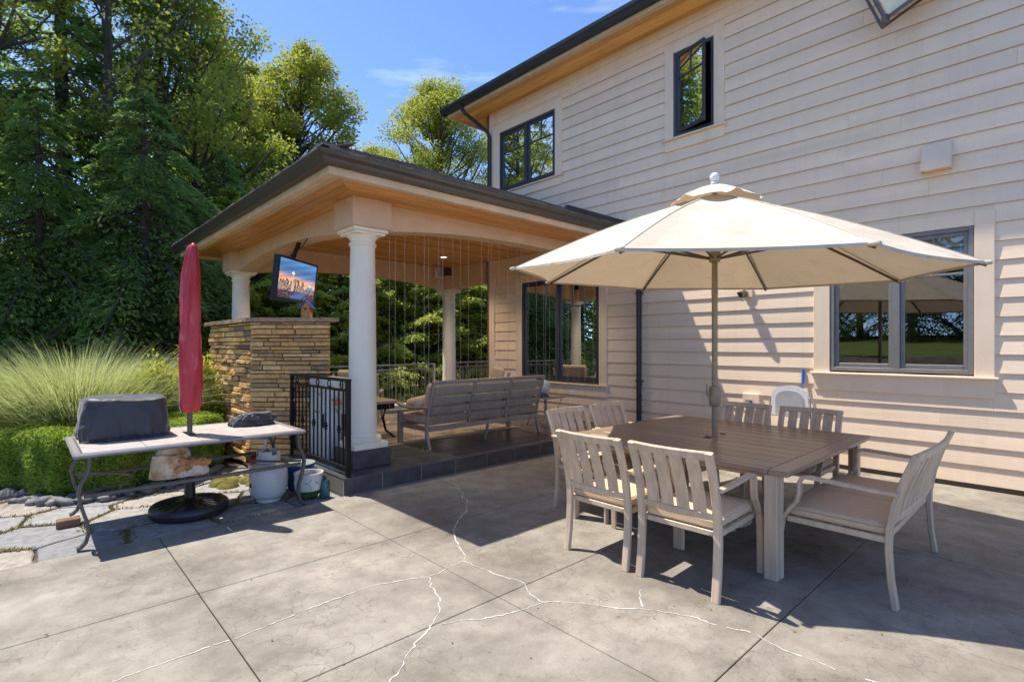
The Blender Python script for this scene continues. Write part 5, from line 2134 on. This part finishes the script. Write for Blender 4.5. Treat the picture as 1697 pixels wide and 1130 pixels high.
# slender observation tower
pic([(.335, .80), (.352, .45), (.352, .36), (.372, .36), (.372, .45), (.39, .80)], (.62, .50, .33), .0034)
pic([(.315, .335), (.335, .30), (.36, .285), (.387, .30), (.408, .335), (.385, .365), (.34, .365)], (.80, .72, .50), .0036)
pic([(.358, .285), (.361, .235), (.364, .285)], (.8, .75, .6), .0036)
pic([(.43, .80), (.43, .47), (.455, .47), (.455, .80)], (.02, .02, .035), .0036)
me = bpy.data.meshes.new('screen')
me.from_pydata(PV_, [], PF_)
ca = me.color_attributes.new('pic', 'FLOAT_COLOR', 'CORNER')
li = 0
for f, c_ in zip(PF_, PC_):
    for _ in f:
        ca.data[li].color = (c_[0], c_[1], c_[2], 1)
        li += 1
me.materials.append(MATS['screen_picture'])
link('screen', me, tv)
m = MB()
b0 = tvp(.42, .12, -.07)
m.bar([b0, b0 + Vector((.05, .06, .12)), Vector((2.90, 7.50, 3.12)) - tv.location, Vector((2.96, 7.55, 3.395)) - tv.location], .055, .045)
m.cbox(Vector((2.88, 7.47, 3.385)) - tv.location, Vector((3.04, 7.63, 3.399)) - tv.location, .003)
m.build('ceiling_arm', 'plastic_black', tv)
m = MB().tube([tvp(.25, .05, -.05), Vector((2.80, 7.2, 2.92)) - tv.location, Vector((2.78, 7.0, 2.98)) - tv.location], .008)
m.build('cable', 'plastic_black', tv, True)

bh = thing('birdhouse', 'rustic wooden birdhouse with a blue roof on the stone cap', 'birdhouse', (2.62, 6.62, 1.90), R(-40))
MB().prism([(-.055, 0), (.055, 0), (.055, .14), (0, .20), (-.055, .14)], -.05, .05, 1).build('body', 'bark_wood', bh)
for s_ in (-1, 1):
    MB().prism([(s_ * .004, .215), (s_ * .085, .128), (s_ * .085, .118), (s_ * .004, .203)], -.07, .07, 1).build('roof_panel', 'blue_plastic', bh)
eh = MB().lathe([(.016, 0), (.016, .004)], (0, 0, 0), 12).build('entrance_hole', 'plastic_black', bh)
eh.location = (0, -.0502, .11)
eh.rotation_euler = (R(90), 0, 0)

# curtain of light strings along the front beam
cl = thing('curtain_lights', 'hanging curtain of thin light strings along the front beam of the gazebo', 'string lights', (5.0, 5.64, 2.9))
rk = random.Random(31)
xs_ = [3.24]
while xs_[-1] < 7.2:
    xs_.append(xs_[-1] + rk.uniform(.085, .20))
for x_ in xs_:
    u = (x_ - 3.12) / (7.53 - 3.12)
    zt = 2.886 + .15 * (1 - abs(2 * u - 1) ** 2.3) - .002
    zb = TZ + rk.choice([.03, .08, .18, .30, .35, .5])
    m = MB()
    ph = rk.random() * 6
    amp = rk.uniform(.004, .016)
    yy = 5.60 + rk.uniform(-.05, .08)
    pth = []
    nz = 26
    for i in range(nz + 1):
        t_ = i / nz
        z_ = zt + (zb - zt) * t_
        curl = max(0, t_ - .88) / .12
        pth.append((x_ - 5.0 + amp * math.sin(t_ * 9 + ph) * t_ + curl * .04 * math.sin(ph * 3 + t_ * 30), yy - 5.64 + amp * math.cos(t_ * 7 + ph) * t_ + curl * .03 * math.cos(ph + t_ * 24), z_ - 2.9))
    m.tube(pth, .0021, 4, (0, 1, 0))
    for i in range(2, nz, 3):
        p = pth[i]
        m.cbox((p[0] - .0026, p[1] - .0026, p[2] - .006), (p[0] + .0026, p[1] + .0026, p[2] + .006), .001)
    m.build('strand', 'wire', cl)

sb = thing('bulb_string', 'row of small white bulbs along the top of the far gazebo beam', 'string lights', (5.2, 10.16, 3.36))
MB().tube([(-2.0 + i * .2, 0, .012 * math.cos(i * math.pi)) for i in range(20)], .004, 5).build('cord', 'plastic_white', sb, True)
bm_ = MB().lathe([(.006, 0), (.011, -.010), (.012, -.02), (.007, -.032)], (0, 0, 0), 8).mesh('bulb', 'bulb', True)
for i in range(20):
    link('bulb', bm_, sb, (-2.0 + i * .2, 0, -.008 + .012 * math.cos(i * math.pi)))
sp = thing('wall_speaker', 'white outdoor speaker on the far gazebo beam', 'speaker', (7.07, 10.08, 3.24))
MB().rbox((-.10, -.05, -.12), (.10, .05, .12), .015, 2).build('box', 'plastic_white', sp, True)
MB().cbox((-.085, -.054, -.105), (.085, -.0502, .105), .002).build('grille', 'plastic_grey', sp)
MB().cbox((-.02, .05, -.03), (.02, .10, .03), .003).build('bracket', 'plastic_white', sp)
sc_ = thing('security_camera', 'small white security camera beside the speaker on the far beam', 'camera', (6.66, 10.1, 3.33))
MB().lathe([(.02, -.05), (.03, -.045), (.03, .04), (.02, .05)], (0, 0, 0), 16).build('body', 'plastic_white', sc_, True)
MB().tube([(0, 0, .04), (0, .06, .065)], .01).build('bracket', 'plastic_white', sc_, True)
MB().lathe([(.018, 0), (.018, .004)], (0, -.030, -.02), 12).build('lens', 'plastic_black', sc_)
# ------------------------------------------------------------------ planting by the patio
hedge = thing('boxwood_hedge', 'low clipped boxwood hedge curving behind the serving table', 'hedge', (.6, 7.5, 0))
front = [(-1.9, 9.3), (-1.0, 8.55), (-.2, 7.8), (.08, 7.2), (.35, 6.92), (.75, 6.80), (1.15, 6.86), (1.55, 7.15), (1.85, 7.55)]
back = [(-1.2, 10.1), (-.4, 9.3), (.3, 8.7), (.6, 8.35), (.8, 8.15), (.95, 8.05), (1.15, 8.05), (1.5, 8.1), (1.8, 8.15)]
HH = .64
m = MB()
N = len(front)
sh_ = .055
vs = []
for f, b in zip(front, back):
    f, b = Vector(f), Vector(b)
    d = (b - f).normalized() * sh_
    f2, b2 = f + d * 1.4, b - d
    vs += [(f2.x - .6, f2.y - 7.5, .0), (f2.x - .6, f2.y - 7.5, HH - sh_ * 1.4), (b2.x - .6, b2.y - 7.5, HH - sh_), (b2.x - .6, b2.y - 7.5, 0)]
m.add(vs, [(4 * i + j, 4 * i + j + 1, 4 * i + 5 + j, 4 * i + 4 + j) for i in range(N - 1) for j in range(3)] + [(0, 1, 2, 3), tuple(4 * (N - 1) + j for j in range(4))])
m.build('branches', 'hedge_core', hedge)


def lerp_pts(A, t):
    A = np.array(A)
    x = t * (len(A) - 1)
    i = np.clip(x.astype(int), 0, len(A) - 2)
    f = (x - i)[:, None]
    return A[i] * (1 - f) + A[i + 1] * f


nF, nT = 42000, 36000
t = RNG.random(nF)
zf = RNG.random(nF) ** .9 * HH
pf_ = lerp_pts(front, t)
bulge = .035 * np.sin(t * 34) + .03 * np.sin(t * 71 + 1) + .03 * np.sin(zf * 17 + t * 40)
out = unit(lerp_pts(front, t) - lerp_pts(back, t))
inset = np.where(zf > HH - .12, (zf - HH + .12) ** 2 * 4, 0) + np.where(zf < .12, .06 * (1 - zf / .12), 0)
dep = RNG.random(nF) ** 2.5 * .07
pf2 = pf_ + out * (bulge - inset - dep)[:, None]
P1 = np.c_[pf2, zf]
D1 = np.c_[out * .8, np.full(nF, .45)] + RNG.normal(size=(nF, 3)) * .65
t = RNG.random(nT)
s = RNG.random(nT)
base = lerp_pts(front, t) * (1 - s)[:, None] + lerp_pts(back, t) * s[:, None]
zt = HH + .02 * np.sin(base[:, 0] * 9) + .02 * np.sin(base[:, 1] * 11 + 2) - np.where(s < .06, (.06 - s) * .8, 0) - RNG.random(nT) ** 2 * .07
P2 = np.c_[base, zt]
D2 = np.c_[RNG.normal(size=(nT, 2)) * .6, np.abs(RNG.normal(size=nT)) * .6 + .3]
# side facing the terrace
nS = 7000
s = RNG.random(nS)
e = np.array(front[-1])[None] * (1 - s)[:, None] + np.array(back[-1])[None] * s[:, None]
P3 = np.c_[e + RNG.normal(size=(nS, 2)) * .03, RNG.random(nS) * HH]
D3 = np.c_[np.full(nS, .8), np.zeros(nS), np.full(nS, .4)] + RNG.normal(size=(nS, 3)) * .6
PP = np.r_[P1, P2, P3] - np.array([.6, 7.5, 0])
DD = np.r_[D1, D2, D3]
NN = np.r_[np.c_[out * .9, np.full(nF, .5)], np.tile([0, 0, 1.0], (nT, 1)), np.tile([.8, 0, .4], (nS, 1))] + RNG.normal(size=(nF + nT + nS, 3)) * .42
DD[:, :] = RNG.normal(size=DD.shape) + NN * .35
n = len(PP)
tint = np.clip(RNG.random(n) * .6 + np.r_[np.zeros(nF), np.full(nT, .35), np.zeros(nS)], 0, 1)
quads('foliage', leaves(PP, DD, RNG.uniform(.022, .038, n), RNG.uniform(.014, .022, n), NN), 'leaf_boxwood', hedge, tint)

# river rocks edging the hedge
rk = random.Random(14)
base_m = []
for k in range(5):
    bm = bmesh.new()
    bmesh.ops.create_icosphere(bm, subdivisions=2, radius=1)
    for v in bm.verts:
        n_ = v.co.normalized()
        v.co = v.co * (1 + .16 * math.sin(n_.x * 3.1 + k) + .12 * math.sin(n_.y * 4.2 + 2 * k) + .05 * math.sin(n_.z * 9 + k))
    me = bpy.data.meshes.new('river_rock')
    bm.to_mesh(me)
    bm.free()
    me.shade_smooth()
    me.materials.append(MATS['river_rock'])
    base_m.append(me)
tt = 0.0
for k in range(66):
    t_ = np.array([(k % 33 + rk.random()) / 33])
    p = lerp_pts(front, t_)[0]
    o_ = unit((lerp_pts(front, t_) - lerp_pts(back, t_)))[0]
    off = rk.uniform(-.02, .09) if k < 33 else rk.uniform(.09, .22)
    o = link('river_rock', base_m[k % 5])
    s_ = rk.uniform(.045, .085)
    o.location = (p[0] + o_[0] * off, p[1] + o_[1] * off, s_ * .25)
    o.scale = (s_ * rk.uniform(.9, 1.4), s_ * rk.uniform(.8, 1.1), s_ * rk.uniform(.55, .8))
    o.rotation_euler = (rk.uniform(-.3, .3), rk.uniform(-.3, .3), rk.uniform(0, 6))
    tag(o, 'rounded grey river rock in the edging at the foot of the hedge', 'rock', 'river rocks edging the hedge')


def grass_clump(label, c, rad, h, nb, seed, spread):
    rg_ = np.random.default_rng(seed)
    root = thing('ornamental_grass', label, 'grass clump', (c[0], c[1], 0), 0, 'ornamental grass clumps behind the hedge')
    K = 7
    a = rg_.random(nb) * 2 * np.pi
    r0 = np.sqrt(rg_.random(nb)) * rad * .35
    lean = spread * (r0 / (rad * .35)) * rg_.uniform(.3, 1.3, nb) + rg_.normal(size=nb) * .15
    H_ = h * rg_.uniform(.60, 1.08, nb) * (1.05 - .25 * r0 / (rad * .35))
    a2 = a + rg_.normal(size=nb) * .5
    w = rg_.uniform(.003, .0065, nb)
    arch_ = rg_.uniform(.3, 1.35, nb)
    pts = []
    for k in range(K):
        u = k / (K - 1)
        out_ = r0 + lean * u * H_ * .5 + arch_ * (u ** 2.6) * H_ * .42
        z = H_ * (u - .30 * arch_ * u ** 3.2)
        wob = .02 * np.sin(u * 5 + a * 7)
        pts.append(np.c_[np.cos(a2) * out_ + wob, np.sin(a2) * out_ + wob, z])
    sd = np.c_[-np.sin(a2 + rg_.normal(size=nb) * .6), np.cos(a2), rg_.normal(size=nb) * .3]
    sd = unit(sd)
    Q = []
    for k in range(K - 1):
        w0 = (w * (1 - (k / (K - 1)) ** 2))[:, None]
        w1 = (w * (1 - ((k + 1) / (K - 1)) ** 2))[:, None]
        Q.append(np.stack([pts[k] - sd * w0, pts[k] + sd * w0, pts[k + 1] + sd * w1, pts[k + 1] - sd * w1], 1))
    tn = np.tile(rg_.random(nb), K - 1)
    quads('blades', np.concatenate(Q), 'blade_grass', root, tn)
    return root


grass_clump('smaller pale fountain grass behind the hedge at the far left', (-.45, 9.6), 1.1, 1.40, 6000, 1, 1.2)
grass_clump('big rounded mound of fountain grass behind the covered grill', (.52, 9.1), 1.7, 1.86, 14000, 2, 1.35)


def shrub(name, label, c, rx, ry, h, n, mat, seed, L, W, cl=60, flat=.0, group=None, tmul=1.0):
    rg_ = np.random.default_rng(seed)
    root = thing(name, label, 'shrub', (c[0], c[1], 0), 0, group)
    C = unit(rg_.normal(size=(cl, 3)))
    C[:, 2] = np.abs(C[:, 2])
    rr_ = rg_.uniform(.55, 1.0, cl)[:, None]
    C = C * rr_ * np.array([rx, ry, h * .85]) + np.array([0, 0, h * .12])
    k = rg_.integers(0, cl, n)
    off = rg_.normal(size=(n, 3)) * np.array([.16 * rx, .16 * ry, (.10 if flat else .16) * h * .6])
    P = C[k] + off
    P[:, 2] = np.maximum(P[:, 2], .03)
    D = unit(C[k] * np.array([1, 1, .5])) + rg_.normal(size=(n, 3)) * .6
    if flat:
        D[:, 2] *= .35
    tn = np.clip((P[:, 2] / h) * .5 * tmul + rg_.random(n) * .6, 0, 1) if tmul else rg_.random(n)
    tn = np.clip(rg_.random(cl)[k] * .5 + rg_.random(n) * .5, 0, 1)
    quads('foliage', leaves(P, D, rg_.uniform(.7, 1.2, n) * L, W, unit(C[k]) * .5 + np.array([0, 0, .6]) + rg_.normal(size=(n, 3)) * .4), mat, root, tn)
    st_ = MB()
    for q in range(0, cl, 3):
        e_ = C[q]
        st_.tube([(0, 0, 0), (e_[0] * .4, e_[1] * .4, e_[2] * .55), tuple(e_)], .012, 5, (0, 1, 0), radii=[.016, .010, .003])
    st_.build('stems', 'bark', root)
    return root


shrub('golden_shrub', 'golden yellow shrub rising behind the fountain grass', (1.34, 8.45), .42, .30, 1.36, 12000, 'leaf_gold', 5, .065, .03, 50)
shrub('golden_shrub', 'golden leaved shrub between the red umbrella and the stone fireplace', (1.76, 8.45), .36, .34, 1.42, 12000, 'leaf_gold', 6, .075, .035, 46, flat=1)
shrub('golden_shrub', 'golden leaved shrub just behind the downpipe near the fireplace', (2.35, 10.9), .6, .5, 1.45, 6000, 'leaf_gold', 7, .07, .033, 40, flat=1)
shrub('green_shrub', 'low dark green shrub at the foot of the golden shrubs', (1.45, 8.35), .45, .20, .66, 5000, 'leaf_maple', 8, .06, .03, 30)


# ------------------------------------------------------------------ trees
def trunk_mesh(h, r0, limbs, rg_, lean=(0, 0)):
    m_ = MB()
    n_ = 9
    pth, rad = [], []
    for i in range(n_):
        u = i / (n_ - 1)
        pth.append((lean[0] * u * h + .06 * math.sin(u * 7) * r0 * 4, lean[1] * u * h + .05 * math.cos(u * 5) * r0 * 4, u * h))
        rad.append(r0 * (1 - u) ** .8 + .012)
    m_.tube(pth, r0, 10, (0, 1, 0), radii=rad)
    for (p0, p1, p2, r_) in limbs:
        m_.tube([p0, p1, p2], r_, 5, (.3, .2, 1), radii=[r_, r_ * .7, r_ * .2])
    return m_


def conifer(name, label, loc, h, rbase, seed, nbr=150, per=230, mat='leaf_conifer', L=.20, W=.055, z0=.10, droop=.35, tip=0.0, group=None, tpow=.5, shp=None):
    rg_ = np.random.default_rng(seed)
    root = thing(name, label, 'tree', loc, rg_.random() * 6, group)
    limbs = []
    Ps, Ds, Ts, Ns = [], [], [], []
    for b in range(nbr):
        u = z0 + (1 - z0) * (b + rg_.random()) / nbr
        z = u * h
        len_ = rbase * ((1 - u) ** .75 if shp is None else (1 - u ** shp)) * rg_.uniform(.5, 1.15) + .12
        az = b * 2.399 + rg_.normal() * .35
        d = np.array([math.cos(az), math.sin(az), 0])
        rise = rg_.uniform(.0, .22) * (1.4 if u > .8 else .6)
        K = 7
        pts = []
        for k in range(K):
            t_ = k / (K - 1)
            pts.append(np.array([0, 0, z]) + d * len_ * t_ + np.array([0, 0, 1]) * len_ * (rise * t_ - droop * t_ ** 2))
        limbs.append((tuple(pts[0]), tuple(pts[3]), tuple(pts[6]), .012 + .012 * len_))
        n_ = max(20, int(per * (.25 + len_ / rbase)))
        t_ = rg_.random(n_) ** tpow
        i = np.clip((t_ * (K - 1)).astype(int), 0, K - 2)
        f = (t_ * (K - 1) - i)[:, None]
        A = np.array(pts)
        q = A[i] * (1 - f) + A[i + 1] * f
        side = np.array([-d[1], d[0], 0])
        wid = len_ * .30 * (1 - t_ * .75)
        sidew = rg_.normal(size=n_) * wid
        q = q + side * sidew[:, None] + np.c_[np.zeros((n_, 2)), -np.abs(sidew) * .35 - rg_.random(n_) * .22 * len_ * .3]
        dirs = d * .7 + side * np.sign(sidew)[:, None] * .55 + np.array([0, 0, -.45]) + rg_.normal(size=(n_, 3)) * .35
        Ps.append(q)
        Ds.append(dirs)
        Ns.append(d * .55 + np.array([0, 0, .75]) + rg_.normal(size=(n_, 3)) * .42)
        bt = rg_.random()
        Ts.append(np.clip(bt * .35 + rg_.random(n_) * .4 + tip * (t_ > .66) * rg_.uniform(.2, .7, n_) * rg_.uniform(.3, 1.2), 0, 1))
    P, D, T = np.concatenate(Ps), np.concatenate(Ds), np.concatenate(Ts)
    n_ = len(P)
    quads('crown', leaves(P, D, rg_.uniform(.6, 1.3, n_) * L, rg_.uniform(.7, 1.2, n_) * W, np.concatenate(Ns)), mat, root, T)
    trunk_mesh(h * .98, .012 * h + .05, limbs, rg_).build('trunk', 'bark', root, True)
    return root


def broadleaf(name, label, loc, h, rx, seed, ncl=120, per=260, mat='leaf_maple', L=.13, W=.085, z0=.30, cr=.55, shape=1.0, group=None):
    """clumps of leaves at the ends of ascending limbs"""
    rg_ = np.random.default_rng(seed)
    root = thing(name, label, 'tree', loc, 0, group)
    limbs = []
    Ps, Ds, Ts, Ns = [], [], [], []
    for c in range(ncl):
        u = z0 + (1 - z0) * rg_.random() ** .85
        prof = math.sin(math.pi * min(max((u - z0) / (1.04 - z0), 0.02), 1) ** shape) ** .7
        az = rg_.random() * 6.283
        rr_ = rx * prof * rg_.random() ** .45
        e = np.array([math.cos(az) * rr_, math.sin(az) * rr_, u * h])
        s_ = np.array([0, 0, max(u * h - rr_ * rg_.uniform(.7, 1.3) - .3, z0 * h * .5)])
        mid = (s_ + e) / 2 + np.array([math.cos(az), math.sin(az), 0]) * rr_ * .12
        limbs.append((tuple(s_), tuple(mid), tuple(e), .02 + .012 * rr_))
        n_ = int(per * rg_.uniform(.6, 1.3))
        rad = cr * rg_.uniform(.6, 1.25)
        v = unit(rg_.normal(size=(n_, 3))) * (rg_.random(n_) ** .5)[:, None] * rad * np.array([1, 1, .8])
        Ps.append(e + v)
        Ds.append(unit(v) + rg_.normal(size=(n_, 3)) * .7 + np.array([0, 0, -.35]))
        Ns.append(unit(v) * .6 + np.array([0, 0, .5]) + rg_.normal(size=(n_, 3)) * .5)
        Ts.append(np.clip(rg_.random() * .55 + rg_.random(n_) * .5, 0, 1))
    P, D, T = np.concatenate(Ps), np.concatenate(Ds), np.concatenate(Ts)
    n_ = len(P)
    quads('crown', leaves(P, D, rg_.uniform(.7, 1.25, n_) * L, rg_.uniform(.7, 1.2, n_) * W, np.concatenate(Ns)), mat, root, T)
    trunk_mesh(h * .93, .010 * h + .05, limbs, rg_).build('trunk', 'bark', root, True)
    return root


TG = 'trees behind the garden'
# tall firs at the left
fir = conifer('fir_tree', 'tall dark fir with a bare trunk at the far left', (.75, 17.6, 0), 15.5, 3.3, 101, 120, 260, L=.24, W=.05, z0=.16, group=TG)
fir2 = conifer('fir_tree', 'tall dark fir second from the left, trunk showing through its branches', (2.75, 17.4, 0), 14.6, 3.0, 102, 110, 250, L=.24, W=.05, z0=.20, group=TG)


def again(src, label, loc, rz, sc):
    c = copy_tree(src)
    c.location = loc
    c.rotation_euler = (0, 0, rz)
    c.scale = (sc, sc, sc)
    c['label'] = label
    return c


again(fir, 'dark fir behind the others, left of the gazebo roof peak', (4.75, 20.2, 0), 2.2, .86)
again(fir2, 'dark fir at the left edge of the picture', (-1.6, 18.6, 0), 1.1, 1.0)
again(fir, 'fir left of the picture, mirrored in the upstairs window', (-5.2, 20.5, 0), .4, 1.1)
again(fir2, 'second fir left of the picture, mirrored in the upstairs window', (-8.0, 18.0, 0), 2.9, 1.1)
again(fir2, 'third fir left of the picture, behind the pair mirrored upstairs', (-4.0, 24.0, 0), 5.0, 1.15)
# drooping cedars, low and dark behind the grass
ced = conifer('cedar_tree', 'drooping dark green cedar behind the red umbrella', (1.9, 13.8, 0), 7.2, 2.5, 103, 110, 300, 'leaf_conifer', .15, .045, .02, .6, group=TG, shp=2.6)
again(ced, 'drooping cedar low at the left behind the fountain grass', (.2, 14.2, 0), 2.0, .92)
again(ced, 'drooping cedar at the left edge behind the fountain grass', (-1.4, 13.6, 0), 3.6, .85)
again(ced, 'dark cedar behind the stone fireplace', (3.9, 15.4, 0), 5.2, .92)
# clipped row of bright tipped cypress behind the gazebo
cyp = conifer('cypress_tree', 'bright tipped cypress behind the fireplace, leftmost of the row', (3.9, 14.9, 0), 5.6, 3.0, 104, 150, 300, 'leaf_cedar', .14, .055, .02, .0, tip=1.0, group=TG, tpow=.4, shp=1.0)
for i, (x, y, s, lab) in enumerate([(5.3, 15.0, .92, 'bright tipped cypress of the row seen under the television'),
                                    (6.8, 14.8, 1.0, 'bright tipped cypress of the row left of the near column'),
                                    (8.2, 14.9, .95, 'bright tipped cypress of the row right of the near column'),
                                    (9.6, 14.6, 1.03, 'bright tipped cypress of the row left of the far column'),
                                    (11.1, 14.6, .97, 'bright tipped cypress of the row right of the far column'),
                                    (12.6, 14.6, 1.08, 'bright tipped cypress of the row beside the house corner'),
                                    (14.2, 15.0, 1.0, 'bright tipped cypress at the end of the row behind the house')]):
    again(cyp, lab, (x, y, 0), i * 1.7 + .5, s)
# sunlit broadleaf trees
pop = broadleaf('poplar_tree', 'sunlit yellow green poplar rising behind the gazebo roof peak', (7.9, 20.6, 0), 12.8, 2.6, 105, 190, 330, 'leaf_poplar', .11, .08, .15, .55, 1.15, TG)
again(pop, 'sunlit poplar left of the gazebo roof, among the firs', (6.0, 22.5, 0), 2.0, 1.0)
ash = broadleaf('ash_tree', 'feathery yellow green tree behind the house corner', (14.3, 20.3, 0), 13.4, 3.5, 106, 190, 330, 'leaf_poplar', .12, .07, .2, .60, .9, TG)
again(ash, 'feathery tree top in the gap right of the gazebo peak', (14.4, 26.5, 0), 2.6, .92)
map_ = broadleaf('maple_tree', 'large green maple overhanging the top left of the picture', (3.0, 18.8, 0), 15.2, 3.4, 107, 95, 230, 'leaf_maple', .12, .085, .2, .62, .8, TG)
ald = broadleaf('alder_tree', 'sunlit yellow green alder in front of the two tall firs', (1.55, 16.2, 0), 13.6, 2.9, 108, 58, 250, 'leaf_poplar', .11, .075, .36, .62, .9, TG)
again(ald, 'sunlit yellow green alder at the top left corner', (-.7, 16.6, 0), 2.0, .98)
again(ald, 'sunlit yellow green alder right of the maple', (3.6, 17.2, 0), 4.0, .82)

# the wood beyond, one mass
nW = 90000
xw = RNG.uniform(-16, 30, nW)
zw = RNG.random(nW) ** .9 * (6.5 + 1.2 * np.sin(xw * 1.3) + .8 * np.sin(xw * 2.9))
yw = 27.5 - .25 * (xw - 5) * (xw > 5) + RNG.normal(size=nW) * .5 + .5 * np.sin(xw * 2.2 + zw)
wd_ = quads('woodland', leaves(np.c_[xw, yw, zw], RNG.normal(size=(nW, 3)) + [0, -.4, -.3], RNG.uniform(.2, .42, nW), .17, np.tile([0, -.7, .6], (nW, 1)) + RNG.normal(size=(nW, 3)) * .45), 'leaf_conifer', None)
tag(wd_, 'dense belt of far woodland behind the garden trees', 'woodland', kind='stuff')

# ------------------------------------------------------------------ what lies behind the camera (mirrored in the windows)
bk_ = MB()
NXB, NYB = 16, 40
vs = []
for i in range(NXB + 1):
    for j in range(NYB + 1):
        u = i / NXB
        x = -4.6 - u * 4.4
        y = -14 + j * 1.0
        z = 1.13 * u ** 1.2 + .10 * math.sin(x * 3.1 + y * 1.3) * math.sin(math.pi * u) + .06 * math.sin(y * 4.1 + x)
        vs.append((x, y, z - .06 if i == 0 else z))
bk_.add(vs, [(i * (NYB + 1) + j, i * (NYB + 1) + j + 1, (i + 1) * (NYB + 1) + j + 1, (i + 1) * (NYB + 1) + j) for i in range(NXB) for j in range(NYB)])
struct(bk_.build('earth_bank', 'bank_dirt', None, True))
lw = MB()
vs = []
for i in range(11):
    for j in range(41):
        u = i / 10
        vs.append((-8.98 - u * 9, -14 + j, 1.13 + .9 * u + .03 * math.sin(j * .7) + (.01 if i else .0)))
lw.add(vs, [(i * 41 + j, i * 41 + j + 1, (i + 1) * 41 + j + 1, (i + 1) * 41 + j) for i in range(10) for j in range(40)])
struct(lw.build('lawn', 'lawn_green', None, True))
for i, (x, y, src, s, lab) in enumerate([(-19, 3, fir, .8, 'fir beyond the lawn behind the camera, opposite the big window'), (-18.5, 8, fir2, .75, 'fir beyond the lawn behind the camera, towards the grass'),
                                         (-20, 13, fir, .85, 'fir beyond the lawn behind the camera, farthest left'), (-19, -2, fir2, .8, 'fir beyond the lawn behind the camera, towards the right'),
                                         (-17, 5.5, ced, 1.1, 'cedar at the lawn edge behind the camera, left of the pair'), (-17, 1.0, ced, 1.15, 'cedar at the lawn edge behind the camera, right of the pair'),
                                         (-17.5, 10.5, ced, 1.2, 'cedar at the lawn edge behind the camera near the firs'), (-18, 18, map_, .7, 'maple beyond the lawn behind the camera')]):
    again(src, lab, (x, y, 1.4), i * 1.3, s)

# a few dry leaves and crumbs on the paving
rk = random.Random(55)
P_, D_, N_ = [], [], []
for q in range(70):
    x, y = rk.uniform(-.3, 6.8), rk.uniform(.2, 4.9)
    P_.append((x, y, .004))
    D_.append((rk.gauss(0, 1), rk.gauss(0, 1), .12))
    N_.append((rk.gauss(0, .25), rk.gauss(0, .25), 1))
lf = quads('leaf_litter', leaves(np.array(P_), np.array(D_), RNG.uniform(.008, .026, 70), .011, np.array(N_)), 'blade_dry')
tag(lf, 'scattered dry leaf crumbs on the concrete patio', 'leaf litter', kind='stuff')
